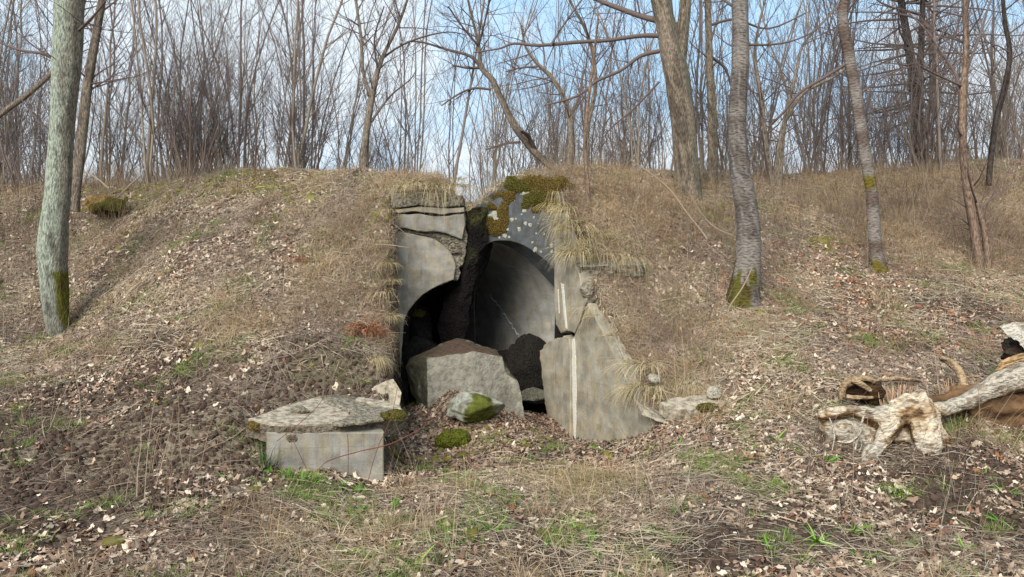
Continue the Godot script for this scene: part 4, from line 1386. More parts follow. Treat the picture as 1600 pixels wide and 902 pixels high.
func build_cover() -> void:
	leaf_f = blobs([[1150, 720, 6.1, 1.1, 0.35], [1250, 800, 5.2, 1.0, 0.35], [1000, 800, 5.4, 0.9, 0.15], [1200, 600, 7.7, 1.2, 0.3], [1300, 520, 8.8, 1.4, 0.3], [560, 850, 4.7, 0.9, 0.2], [330, 860, 4.6, 1.0, 0.15], [420, 500, 8.4, 1.3, 0.25], [250, 470, 9.2, 1.5, 0.2], [300, 340, 11.3, 1.6, 0.3], [1450, 440, 10.2, 1.6, 0.4], [1200, 450, 9.8, 1.2, 0.3], [700, 720, 7.6, 1.0, 0.3]])
	bare_f = blobs([[300, 700, 6.2, 1.1, 0.8], [120, 700, 6.2, 1.3, 0.8], [200, 620, 7.2, 1.2, 0.5], [1450, 760, 5.6, 0.9, 0.7], [1300, 840, 4.9, 0.6, 0.5], [500, 590, 7.6, 0.5, 1.2], [1470, 480, 9.4, 1.0, 0.5], [640, 740, 6.7, 0.3, 0.8], [560, 585, 7.65, 0.4, 1.0], [450, 595, 7.5, 0.5, 0.8], [1560, 800, 5.2, 0.8, 0.5], [1110, 880, 4.4, 0.3, 1.0], [880, 880, 4.4, 0.3, 0.5], [960, 690, 7.4, 0.3, 0.6]])
	straw_f = blobs([[560, 420, 9.2, 0.9, 0.75], [590, 330, 10.2, 0.8, 0.6], [600, 500, 8.5, 0.5, 0.5], [660, 280, 11.0, 0.9, 0.9], [900, 320, 10.6, 0.8, 0.8], [960, 360, 10.2, 0.9, 0.7], [1000, 480, 9.2, 0.7, 0.7], [1030, 560, 8.5, 0.6, 0.8], [1060, 600, 8.0, 0.5, 0.6], [1450, 350, 11.8, 1.5, 0.9], [1400, 300, 12.8, 1.6, 0.8], [1560, 330, 12.2, 1.5, 0.8], [860, 760, 5.9, 0.8, 0.12], [700, 800, 5.4, 0.9, 0.1], [250, 770, 5.5, 0.6, 0.3], [950, 290, 11.5, 1.2, 0.7], [330, 560, 7.9, 1.2, 0.25], [1100, 330, 11.6, 1.0, 0.5]])
	green_f = blobs([[600, 830, 4.9, 0.8, 0.35], [900, 820, 5.2, 1.0, 0.35], [800, 770, 5.8, 1.0, 0.35], [1080, 730, 6.0, 0.6, 0.4], [480, 750, 6.0, 0.5, 0.45], [1000, 860, 4.6, 0.7, 0.2], [560, 300, 10.8, 0.8, 0.2], [450, 310, 11.2, 0.8, 0.15], [1550, 800, 5.2, 0.6, 0.15], [990, 520, 8.9, 0.5, 0.2], [590, 440, 9.1, 0.6, 0.3], [600, 340, 10.1, 0.5, 0.3]])
	stem_f = blobs([[1150, 320, 12.0, 1.3, 0.5], [1300, 320, 12.2, 1.6, 0.6], [1500, 320, 12.4, 1.8, 0.8], [950, 300, 11.5, 1.2, 0.4], [1080, 420, 10.2, 0.9, 0.45], [100, 320, 12.6, 1.8, 0.8], [-50, 350, 12.3, 1.6, 0.8], [300, 300, 12.3, 1.6, 0.4], [20, 480, 10.0, 1.3, 0.3], [430, 400, 9.6, 1.2, 0.3], [1060, 480, 9.4, 0.6, 0.4], [60, 700, 6.2, 0.6, 0.3], [240, 790, 5.3, 0.6, 0.3]])
	var tan := [lin(255, 240, 220), lin(235, 220, 200), lin(210, 190, 170)]
	var leaves := []
	for k in 8:
		leaves.append(leaf_mesh(300 + k))
	scatter("fallen_leaves", "pale tan and brown fallen leaves strewn over slope and foreground", "leaves", leaves, M.leaf, 140000, want_leaf, tint_leaf, 0.2, 0.9, 0.5, 0.0, 0.003)
	var straws := []
	for k in 5:
		straws.append(litter_mesh(9, 0.13, 0.08, 0.26, 0.0042, [Color(1, 1, 1), Color(0.8, 0.78, 0.76), Color(0.6, 0.52, 0.46)]))
	scatter("dead_grass", "matted dead grass stalks and fine twigs lying on the soil", "dead grass", straws, M.leaf, 40000, want_straw, tint_straw, 0.6, 1.3, 0.15, 0.0)
	var twigs := []
	for k in 3:
		twigs.append(litter_mesh(3, 0.2, 0.15, 0.5, 0.006, [Color(0.8, 0.72, 0.66), Color(0.5, 0.43, 0.38), Color(0.95, 0.9, 0.85)]))
	scatter("fine_twigs", "thin dead twigs lying among the fallen leaves", "twigs", twigs, M.leaf, 7000, want_straw, tint_straw, 0.7, 1.4, 0.2, 0.0, 0.01)
	var tufts := []
	for k in 4:
		tufts.append(tussock(34, 0.27, 0.0045, 1.7, 1.3, 0.06, tan))
	scatter("straw_tussocks", "drooping straw coloured grass tussocks on the banks", "dead grass", tufts, M.leaf, 7000, want_tuft, tint_straw, 0.6, 1.25, 0.25, 0.45)
	var greens := []
	for k in 3:
		greens.append(tussock(16, 0.1, 0.005, 0.8, 1.2, 0.045, [Color(1, 1, 1), Color(0.8, 0.9, 0.7), Color(1.3, 1.1, 0.8)]))
	scatter("green_grass", "short green grass sprouting between the leaves", "grass", greens, M.leaf, 15000, want_green, tint_green, 0.5, 1.2, 0.3, 0.5)
	var stems := []
	for k in 4:
		stems.append(tussock(5, 0.85, 0.006, 0.35, 0.5, 0.14, [Color(1, 1, 1), Color(0.8, 0.7, 0.65), Color(0.6, 0.5, 0.45)]))
	scatter("dry_stems", "thin upright dry weed stems on the upper banks", "dry stems", stems, M.leaf, 3400, want_stem, tint_stem, 0.45, 1.2, 0.3, 0.8)
	var clods := []
	for k in 4:
		clods.append(painted(stone(Vector3.ZERO, Vector3(0.024, 0.015, 0.02), 20.0 + k, 4, 0.3, 4), lin(150, 140, 130), lin(255, 250, 240)))
	scatter("soil_crumbs", "dark crumbs of bare soil between the leaves", "soil", clods, M.leaf, 20000, want_crumb, tint_crumb, 0.3, 1.8, 0.4, 0.0, -0.003)
	var mosses := []
	for k in 4:
		mosses.append(painted(stone(Vector3.ZERO, Vector3(0.05, 0.02, 0.045), 40.0 + k, 0, 0.4, 6), lin(200, 190, 170), lin(255, 255, 250)))
	moss_f = blobs([[200, 305, 12.7, 0.9, 0.8], [300, 305, 12.3, 0.8, 0.8], [400, 300, 11.9, 0.7, 0.7], [470, 325, 11.0, 0.5, 0.7], [600, 320, 10.5, 0.5, 0.6], [700, 690, 8.0, 0.5, 0.45], [640, 720, 7.3, 0.4, 0.4], [760, 640, 8.4, 0.4, 0.5], [500, 830, 5.0, 0.3, 0.5], [900, 830, 4.9, 0.4, 0.5], [830, 700, 8.0, 0.5, 0.4], [840, 285, 11.2, 0.5, 0.9], [1180, 480, 9.3, 0.25, 0.9], [1130, 345, 11.5, 0.4, 0.5], [1280, 395, 11.0, 0.4, 0.5], [650, 860, 4.6, 0.4, 0.4]])
	scatter("ground_moss", "olive moss cushions creeping over the soil", "moss", mosses, M.leaf, 7000, want_moss, tint_moss, 0.4, 1.6, 0.3, 0.0, -0.004)
	build_tussocks()
	build_weeds()

func want_moss(x: float, z: float) -> float:
	return clampf(field(moss_f, x, z) + nz.get_noise_2d(x * 80.0 + 611.0, z * 80.0) * 0.5 - 0.22, 0.0, 1.0)

func tint_moss(x: float, z: float) -> Color:
	return lin(104, 100, 44).lerp(lin(132, 128, 60), rng.randf()) * rf(0.7, 1.1)

func want_crumb(x: float, z: float) -> float:
	return clampf(0.15 + field(bare_f, x, z), 0.0, 1.0)

func tint_crumb(x: float, z: float) -> Color:
	return lin(88, 72, 62) * rf(0.6, 1.15)

# grass that hangs over edges, each tussock a thing of its own
func build_tussocks() -> void:
	var straw := [lin(196, 174, 128), lin(178, 158, 118), lin(160, 146, 104), lin(206, 186, 146)]
	var protos := []
	for k in 6:
		protos.append(tussock([150, 60, 110, 90, 40, 130][k], [0.42, 0.5, 0.36, 0.46, 0.55, 0.3][k], 0.0048, [2.2, 2.6, 1.8, 2.4, 3.0, 1.6][k], [1.1, 0.9, 1.4, 1.2, 0.8, 1.5][k], [0.09, 0.14, 0.12, 0.16, 0.1, 0.15][k], straw if k % 2 == 0 else straw + [lin(118, 124, 70), lin(150, 130, 100)], Vector3(0, 0, 1.0)))
	# [u, v, d, turn, size]
	var raw := [
		[630, 290, 10.35, 0.1, 0.9], [640, 294, 10.3, 0.0, 0.9], [652, 293, 10.3, -0.2, 1.1], [664, 291, 10.28, 0.1, 1.1], [682, 292, 10.28, 0.2, 1.0], [700, 293, 10.28, 0.4, 1.2], [714, 294, 10.32, 0.6, 1.1], [716, 284, 10.7, 0.9, 0.8],
		[758, 310, 10.7, -0.7, 0.7], [770, 300, 10.75, -0.5, 0.7], [786, 291, 10.8, -0.4, 0.6], [870, 322, 10.0, -0.2, 1.0], [878, 330, 9.9, -0.4, 1.2], [884, 344, 9.8, -0.6, 1.2], [886, 365, 9.62, -0.8, 1.2], [898, 394, 9.48, -0.7, 1.1], [905, 380, 9.6, -0.4, 1.2], [895, 350, 9.85, -0.3, 1.2],
		[870, 312, 10.25, -0.3, 0.9], [925, 390, 9.75, -0.1, 1.1], [950, 395, 9.7, 0.0, 1.1], [980, 398, 9.7, 0.1, 1.0], [914, 380, 9.8, -0.3, 1.1], [940, 372, 9.95, 0.0, 0.9],
		[880, 352, 9.9, -0.8, 0.9], [884, 380, 9.68, -1.1, 0.9], [896, 404, 9.5, -1.1, 0.8], [930, 494, 9.0, -1.2, 0.8],  [872, 306, 10.3, -0.2, 0.9],
		[922, 478, 9.15, -1.0, 0.8], [958, 528, 8.75, -0.9, 0.7], [995, 600, 8.1, -0.8, 0.8], [1005, 575, 8.35, -0.4, 1.2], [1015, 600, 8.1, -0.3, 1.0], [1080, 595, 7.95, 0.1, 1.0],
		[602, 412, 9.35, 0.1, 0.6], [608, 446, 9.1, 0.2, 0.7], [596, 462, 9.0, 0.0, 0.7], [610, 492, 8.85, 0.2, 0.6], [598, 530, 8.55, 0.3, 0.6], [602, 372, 9.65, 0.3, 0.6], [586, 566, 7.8, 0.4, 0.7], [604, 326, 10.15, 0.3, 0.6],
	]
	for q in raw:
		var o := MeshInstance3D.new()
		o.mesh = protos[rng.randi() % 6]
		o.material_override = M.leaf
		o.name = numbered("hanging_tussock")
		add_child(o, true)
		var p := at(q[0] + rf(-7, 5), q[1] + rf(-9, 5), q[2] - 0.05 + rf(-0.06, 0.06))
		o.position = p
		o.rotation.y = q[3] + rf(-0.5, 0.5)
		o.scale = Vector3(q[4] * rf(0.75, 1.3), q[4] * rf(0.7, 1.3), q[4] * rf(0.8, 1.3))
		var where := "over the left portal wall" if q[0] < 725 and q[1] < 300 else ("over the tilted mossy fragment" if q[0] < 800 and q[0] > 725 else ("at the left bank's edge beside the pit" if q[0] < 650 else ("over the upper wing wall" if q[1] < 400 and q[0] < 905 else ("above the jutting ledge" if q[1] < 405 else "along the wing wall's sloping top"))))
		tag(o, "straw coloured grass tussock hanging " + where, "grass tussock", "grass tussocks hanging " + where)

func build_weeds() -> void:
	var leafg := [lin(92, 128, 44), lin(112, 146, 58), lin(76, 108, 40)]
	var protos := []
	for k in 3:
		var b := MB.new()
		for n in 16:
			var w := rf(0, TAU)
			var out := Vector3(cos(w), 0, sin(w))
			blade(b, out * 0.01, (out + Vector3.UP * rf(0.25, 1.3)).normalized(), rf(0.06, 0.12), rf(0.012, 0.022), rf(0.3, 1.1), leafg[n % 3] * rf(0.7, 1.1), leafg[n % 3] * rf(0.9, 1.2), 3)
		protos.append(b.mesh())
	var raw := [[1210, 690], [1290, 725], [1370, 768], [1410, 774], [1440, 862], [1510, 862], [1570, 772], [1565, 818], [1540, 745], [1280, 850], [1330, 835], [1350, 875], [1395, 880], [1075, 718], [1100, 722], [1060, 700], [940, 705], [1000, 770], [1060, 800], [920, 850], [935, 872], [905, 835], [470, 755], [350, 748], [560, 770], [610, 800], [560, 805], [540, 870], [850, 860], [700, 760], [1010, 835], [1100, 510 + 60], [1140, 565], [1190, 560], [1280, 515], [240, 492], [330, 500], [310, 560], [225, 605], [1500, 660], [1475, 690], [1405, 690], [770, 830], [650, 880], [1205, 865], [1180, 812], [450, 748], [490, 757], [530, 762], [572, 768], [425, 742]]
	for q in raw:
		var p := ground_under(q[0], q[1])
		var o := MeshInstance3D.new()
		o.mesh = protos[rng.randi() % 3]
		o.material_override = M.leaf
		o.name = numbered("green_weed")
		add_child(o, true)
		o.position = p
		o.rotation.y = rf(0, TAU)
		o.scale = Vector3.ONE * rf(0.8, 1.4)
		var where := "on the right slope" if q[0] > 1050 and q[1] < 640 else ("in the right foreground" if q[0] > 1050 else ("on the left slope" if q[1] < 650 else "in the middle foreground"))
		tag(o, "small fresh green leafy weed sprouting " + where, "weed", "green weeds " + where)

# where the line of sight through a pixel of the photograph meets the ground
func ground_under(u: float, v: float) -> Vector3:
	var d := 3.6
	while d < 16.0:
		var p := at(u, v, d)
		if height(p.x, p.z) >= p.y:
			return Vector3(p.x, height(p.x, p.z), p.z)
		d += 0.03
	return at(u, v, 12.0)

# ---------------------------------------------------------------- stump, logs, fern, sticks
# measured limbs of the stump: [u, v, width, depth]
const STUMP := [
	[[1283, 648, 9, 6.4], [1300, 646, 15, 6.36], [1328, 642, 13, 6.34], [1348, 646, 18, 6.34]],
	[[1348, 646, 22, 6.34], [1375, 654, 32, 6.34], [1400, 650, 30, 6.36], [1428, 645, 34, 6.4]],
	[[1300, 662, 26, 6.46], [1318, 678, 44, 6.4], [1345, 688, 46, 6.38], [1372, 690, 36, 6.34]],
	[[1395, 640, 22, 6.42], [1416, 634, 20, 6.4], [1432, 628, 22, 6.44], [1446, 632, 20, 6.45]],
	[[1434, 626, 24, 6.44], [1440, 650, 48, 6.36], [1446, 676, 40, 6.25], [1450, 698, 34, 6.15], [1452, 714, 26, 6.1]],
	[[1415, 655, 24, 6.3], [1394, 668, 22, 6.25], [1378, 688, 20, 6.18], [1366, 706, 20, 6.1], [1358, 720, 14, 6.05]],
	[[1425, 664, 16, 6.22], [1430, 684, 12, 6.16], [1434, 702, 14, 6.1]],
	[[1448, 664, 30, 6.32], [1468, 682, 24, 6.25], [1484, 690, 14, 6.25]],
	[[1392, 686, 40, 6.4], [1418, 684, 44, 6.36], [1440, 690, 36, 6.3]],
	[[1368, 664, 30, 6.4], [1410, 668, 40, 6.4]],
	[[1284, 650, 10, 6.42], [1290, 664, 16, 6.44], [1302, 690, 14, 6.4]],
]
const LOG := [[1446, 644, 26, 6.45], [1470, 640, 22, 6.5], [1492, 633, 20, 6.55], [1515, 626, 24, 6.58], [1535, 613, 27, 6.6], [1560, 602, 34, 6.6], [1600, 590, 42, 6.6], [1690, 568, 58, 6.65]]

# tapered capsules melted into one gnarled surface (surface nets)
func fused(caps: Array, cell: float, blend: float, amp: float) -> ArrayMesh:
	var lo := Vector3.ONE * 1e9
	var hi := -lo
	for q in caps:
		var r: float = maxf(q[2], q[3]) + 0.06
		for e in 2:
			lo = lo.min(q[e] - Vector3.ONE * r)
			hi = hi.max(q[e] + Vector3.ONE * r)
	var n := Vector3i((hi - lo) / cell) + Vector3i(2, 2, 2)
	var f := PackedFloat32Array()
	f.resize(n.x * n.y * n.z)
	f.fill(1.0)
	for q in caps:
		var a: Vector3 = q[0]
		var ab: Vector3 = q[1] - a
		var len2 := maxf(ab.length_squared(), 1e-6)
		var r: float = maxf(q[2], q[3]) + 0.07
		var c0 := Vector3i((a.min(q[1]) - Vector3.ONE * r - lo) / cell).clamp(Vector3i.ZERO, n - Vector3i.ONE)
		var c1 := Vector3i((a.max(q[1]) + Vector3.ONE * r - lo) / cell).clamp(Vector3i.ZERO, n - Vector3i.ONE)
		var grain := ab.normalized()
		for z in range(c0.z, c1.z + 1):
			for y in range(c0.y, c1.y + 1):
				var row := (z * n.y + y) * n.x
				for x in range(c0.x, c1.x + 1):
					var p := lo + Vector3(x, y, z) * cell
					var t := clampf((p - a).dot(ab) / len2, 0.0, 1.0)
					var d := p.distance_to(a + ab * t) - lerpf(q[2], q[3], t)
					if d < 0.07:
						var w := p - grain * (p.dot(grain) * 0.8)      # ridges run along the grain
						d += nz.get_noise_3dv(w * 420.0) * amp * 1.3 + nf.get_noise_3dv(w * 520.0) * amp * 0.5
					var o := f[row + x]
					var h := maxf(blend - absf(o - d), 0.0) / blend
					f[row + x] = minf(o, d) - h * h * blend * 0.25
	var b := MB.new()
	var id := PackedInt32Array()
	id.resize(f.size())
	id.fill(-1)
	var step := [1, n.x, n.x * n.y]
	for z in n.z - 1:
		for y in n.y - 1:
			for x in n.x - 1:
				var k := (z * n.y + y) * n.x + x
				var inside := 0
				var s := Vector3.ZERO
				var cnt := 0
				for c in 8:
					if f[k + (c & 1) + ((c >> 1) & 1) * n.x + (c >> 2) * step[2]] < 0.0:
						inside += 1
				if inside == 0 or inside == 8:
					continue
				for c in 8:
					var va := f[k + (c & 1) + ((c >> 1) & 1) * n.x + (c >> 2) * step[2]]
					for ax in 3:
						if c & (1 << ax):
							continue
						var c2: int = c | (1 << ax)
						var vb := f[k + (c2 & 1) + ((c2 >> 1) & 1) * n.x + (c2 >> 2) * step[2]]
						if (va < 0.0) != (vb < 0.0):
							var t := va / (va - vb)
							var pa := Vector3(c & 1, (c >> 1) & 1, c >> 2)
							pa[ax] += t
							s += pa
							cnt += 1
				id[k] = b.v.size()
				b.v.append(lo + (Vector3(x, y, z) + s / cnt) * cell)
	for z in range(1, n.z - 1):
		for y in range(1, n.y - 1):
			for x in range(1, n.x - 1):
				var k := (z * n.y + y) * n.x + x
				for ax in 3:
					var k2: int = k + step[ax]
					if (f[k] < 0.0) == (f[k2] < 0.0):
						continue
					var u: int = step[(ax + 1) % 3]
					var v: int = step[(ax + 2) % 3]
					var q := [id[k], id[k - u], id[k - u - v], id[k - v]]
					if q.has(-1):
						continue
					if f[k] < 0.0:
						b.quad_index(q[0], q[3], q[2], q[1])
					else:
						b.quad_index(q[0], q[1], q[2], q[3])
	smooth(b)
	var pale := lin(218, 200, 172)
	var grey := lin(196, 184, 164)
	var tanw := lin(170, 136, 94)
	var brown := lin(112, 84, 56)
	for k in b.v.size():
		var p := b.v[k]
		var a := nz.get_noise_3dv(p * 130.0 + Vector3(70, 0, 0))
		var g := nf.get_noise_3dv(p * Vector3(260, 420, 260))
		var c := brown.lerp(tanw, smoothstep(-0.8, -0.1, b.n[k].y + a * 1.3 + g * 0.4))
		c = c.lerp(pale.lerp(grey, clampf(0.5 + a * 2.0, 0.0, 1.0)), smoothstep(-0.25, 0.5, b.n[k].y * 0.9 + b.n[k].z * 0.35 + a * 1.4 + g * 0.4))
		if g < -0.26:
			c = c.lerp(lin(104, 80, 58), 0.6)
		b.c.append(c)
	return b.mesh()

func wood_tube(px: Array, amp: float, seed_: float, pale: Color, brown: Color, sides := 14) -> ArrayMesh:
	var pts := PackedVector3Array()
	var rad := PackedFloat32Array()
	for k in px.size() - 1:
		var a: Array = px[maxi(k - 1, 0)]
		var e: Array = px[mini(k + 2, px.size() - 1)]
		for s in 7:
			var t := s / 7.0
			var dep := lerpf(px[k][3], px[k + 1][3], t)
			pts.append(at(cubic_interpolate(px[k][0], px[k + 1][0], a[0], e[0], t), cubic_interpolate(px[k][1], px[k + 1][1], a[1], e[1], t), dep))
			rad.append(lerpf(px[k][2], px[k + 1][2], t) * 0.5 / F * dep)
	var l: Array = px[px.size() - 1]
	pts.append(at(l[0], l[1], l[3]))
	rad.append(l[2] * 0.5 / F * l[3])
	var b := MB.new()
	var m := pts.size()
	for k in m:
		var dir := (pts[mini(k + 1, m - 1)] - pts[maxi(k - 1, 0)]).normalized()
		var ax := dir.cross(Vector3(0.2, 0.3, 1)).normalized()
		var ay := ax.cross(dir)
		for s in sides:
			var w := TAU * s / sides
			var nn := ax * cos(w) + ay * sin(w)
			var lump := nz.get_noise_3d(cos(w) * 90.0 + seed_ * 200.0, k * 9.0, sin(w) * 90.0) * amp + nf.get_noise_3d(cos(w) * 200.0 + seed_ * 90.0, k * 12.0, sin(w) * 200.0) * amp * 0.7
			b.v.append(pts[k] + nn * rad[k] * (1.0 + lump) * (0.2 if k == 0 or k == m - 1 else 1.0))
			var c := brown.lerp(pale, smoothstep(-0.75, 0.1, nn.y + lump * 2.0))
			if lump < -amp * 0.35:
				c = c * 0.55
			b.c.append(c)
	for k in m - 1:
		for s in sides:
			var s2 := (s + 1) % sides
			b.quad_index(k * sides + s, k * sides + s2, (k + 1) * sides + s2, (k + 1) * sides + s)
	return smooth(b)

func painted(mesh: ArrayMesh, c0: Color, c1: Color) -> ArrayMesh:
	var arr := mesh.surface_get_arrays(0)
	var col := PackedColorArray()
	for p in arr[Mesh.ARRAY_VERTEX]:
		col.append(c0.lerp(c1, clampf(0.5 + nz.get_noise_3dv(p * 300.0) * 1.6, 0.0, 1.0)))
	arr[Mesh.ARRAY_COLOR] = col
	var am := ArrayMesh.new()
	am.add_surface_from_arrays(Mesh.PRIMITIVE_TRIANGLES, arr)
	return am

func stalks(c: Vector3, n: int, length: float, spread: float, foot: float) -> ArrayMesh:
	var b := MB.new()
	for k in n:
		var w := rf(0, TAU)
		var r := sqrt(rf(0, 1)) * foot
		var out := Vector3(cos(w), 0, sin(w) * 0.7)
		var p := c + out * r
		var d := (Vector3.UP + out * rf(0.0, spread)).normalized()
		var l := length * rf(0.5, 1.0)
		var col := lin(198, 166, 134).lerp(lin(150, 118, 92), rng.randf())
		b.tube(PackedVector3Array([p, p + d * l * 0.5, p + d * l + Vector3(rf(-0.02, 0.02), 0, 0)]), PackedFloat32Array([0.005, 0.0045, 0.003]), 5, col * 0.8, col)
	return b.mesh()

func build_wood_debris() -> void:
	var pale := lin(214, 198, 176)
	var grey := lin(192, 186, 176)
	var tanw := lin(186, 158, 122)
	var brown := lin(116, 88, 60)
	var t := thing("uprooted_stump", "pale weathered tree stump with gnarled roots and a long barkless log running right", "tree stump", at(1400, 700, 6.26))
	var caps := []
	for q in STUMP:
		for k in q.size() - 1:
			caps.append([at(q[k][0], q[k][1], q[k][3]), at(q[k + 1][0], q[k + 1][1], q[k + 1][3]), q[k][2] * 0.5 / F * q[k][3], q[k + 1][2] * 0.5 / F * q[k + 1][3]])
	part("gnarled_wood", fused(caps, 0.013, 0.03, 0.05), M.wood, t)
	var lc := []
	for k in LOG.size() - 1:
		var q: Array = LOG[k]
		var q2: Array = LOG[k + 1]
		lc.append([at(q[0], q[1], q[3]), at(q2[0], q2[1], q2[3]), q[2] * 0.5 / F * q[3], q2[2] * 0.5 / F * q2[3]])
	part("log", fused(lc, 0.016, 0.03, 0.022), M.wood, t)
	for q in [[[1296, 652, 2, 6.3], [1304, 680, 2, 6.25], [1300, 706, 1.5, 6.2]], [[1330, 660, 2.5, 6.25], [1346, 690, 2, 6.2], [1342, 708, 1.5, 6.15]], [[1350, 650, 3, 6.2], [1341, 680, 4, 6.15], [1336, 704, 3, 6.1]], [[1308, 690, 3, 6.15], [1326, 692, 5, 6.13], [1342, 680, 4, 6.12], [1346, 668, 3, 6.12]], [[1372, 660, 2, 6.2], [1390, 690, 2, 6.12]]]:
		part("root", wood_tube(q, 0.3, q[0][0] * 0.13, pale, brown, 8), M.wood, t)
	part("soil_clod", painted(stone(at(1545, 640, 6.82), Vector3(0.62, 0.2, 0.25), 3.2, 0, 0.3, 26), lin(92, 70, 50), lin(128, 98, 68)), M.rock_vc, t)
	t = thing("charred_stump", "hollow charred stump fragment with orange torn edges behind the pale stump", "tree stump", at(1345, 625, 6.95))
	part("core", painted(stone(at(1348, 612, 7.0), Vector3(0.17, 0.1, 0.12), 8.4, 4, 0.3, 22), lin(30, 24, 20), lin(84, 62, 40)), M.wood, t)
	for q in [[[1314, 626, 8, 6.95], [1318, 606, 13, 6.95], [1332, 595, 14, 6.9], [1352, 592, 10, 6.9], [1368, 598, 8, 6.9]], [[1330, 596, 8, 6.87], [1345, 600, 9, 6.84], [1362, 612, 7, 6.84]], [[1368, 596, 6, 7.3], [1400, 592, 7, 7.3], [1440, 596, 5, 7.35]], [[1322, 620, 7, 6.87], [1340, 622, 7, 6.85], [1366, 622, 5, 6.85]]]:
		part("torn_edge", wood_tube(q, 0.4, q[0][0] * 0.21, tanw, lin(96, 66, 40)), M.wood, t)
	tag(part("cut_stalks", stalks(at(1405, 640, 6.9), 70, 0.24, 0.75, 0.17), M.twig), "clump of pale cut stalks growing between charred and pale stump", "dry stalks")
	tag(part("cut_stalks", stalks(at(1502, 626, 7.15), 55, 0.22, 0.8, 0.2), M.twig), "clump of pale cut stalks behind the barkless log", "dry stalks")
	tag(part("bent_root", wood_tube([[1470, 560, 8, 7.4], [1485, 566, 11, 7.3], [1500, 582, 13, 7.2], [1506, 604, 12, 7.1], [1504, 622, 8, 7.0]], 0.35, 3.0, tanw, brown), M.wood), "short bent pale root standing behind the barkless log", "root")
	t = thing("split_log", "white split log end with charred black underside at the right edge", "log", at(1600, 590, 7.2))
	part("white_end", painted(rocky([at(1564, 508, 7.3), at(1590, 502, 7.3), at(1680, 500, 7.2), at(1690, 560, 7.0), at(1600, 548, 7.05), at(1584, 530, 7.1), at(1570, 520, 7.2), at(1690, 500, 7.6)], [[0, 6, 5, 1], [1, 5, 4, 2], [2, 4, 3], [0, 1, 2, 7]], 4, 0.05, 4.0), lin(180, 168, 148), lin(212, 202, 182)), M.wood, t)
	part("charred_lump", painted(stone(at(1580, 540, 7.3), Vector3(0.07, 0.09, 0.09), 2.9, 3, 0.6), lin(74, 64, 56), lin(120, 108, 96)), M.wood, t)
	part("charred_lump", painted(stone(at(1596, 556, 7.2), Vector3(0.12, 0.07, 0.1), 5.5, 3, 0.6), lin(70, 56, 46), lin(112, 88, 66)), M.wood, t)
	for k in 5:
		part("splinter", wood_tube([[1544 + k * 4, 602 - k * 7, 5, 7.15], [1575, 592 - k * 7, 9, 7.12], [1620, 582 - k * 8, 9, 7.1], [1680, 566 - k * 8, 6, 7.1]], 0.4, k * 2.3, lin(196, 160, 116), lin(84, 56, 40)), M.wood, t)
	# rusty dry fern on the left bank's edge
	var rust := [lin(138, 88, 60), lin(112, 70, 50), lin(156, 108, 76)]
	for spec in [[576, 512, 8.4, 46, 0.46, "rusty dry fern drooping at the pit edge of the left bank"], [468, 404, 9.55, 12, 0.26, "small rusty dry fern high on the left bank"]]:
		var b := MB.new()
		var c := at(spec[0], spec[1], spec[2])
		c.y = maxf(c.y, height(c.x, c.z) + 0.08)
		for k in int(spec[3]):
			var w := rf(0, TAU)
			var out := Vector3(cos(w), 0, sin(w) * 0.6 + 0.5)
			var col: Color = rust[k % 3] * rf(0.7, 1.1)
			blade(b, c + out * 0.03, (Vector3.UP * rf(0.2, 0.9) + out).normalized(), spec[4] * rf(0.5, 1.0), 0.012, rf(0.8, 1.8), col, col * 0.8, 5)
			for j in 5:
				blade(b, c + out * rf(0.05, spec[4] * 0.6) + Vector3(0, rf(-0.06, 0.06), 0), Vector3(rf(-1, 1), rf(-1.2, 0.1), rf(-0.3, 1)).normalized(), rf(0.05, 0.12), 0.012, 0.6, col, col * 0.9, 2)
		tag(part("dry_fern", b.mesh(), M.leaf), spec[5], "fern")
	t = thing("mossy_root_clump", "mossy brown root clump on the upper left slope", "root clump", at(163, 330, 12.2))
	part("clod", painted(stone(at(164, 322, 12.1), Vector3(0.26, 0.17, 0.2), 9.4, 3, 0.35, 22), lin(112, 90, 54), lin(142, 116, 72)), M.soil, t)
	part("moss_patch", cushion(at(176, 322, 11.95), Vector3(0.3, 0.7, 0.7), Vector2(0.5, 0.35), 0.05, 3.1, 0.03), M.moss, t)
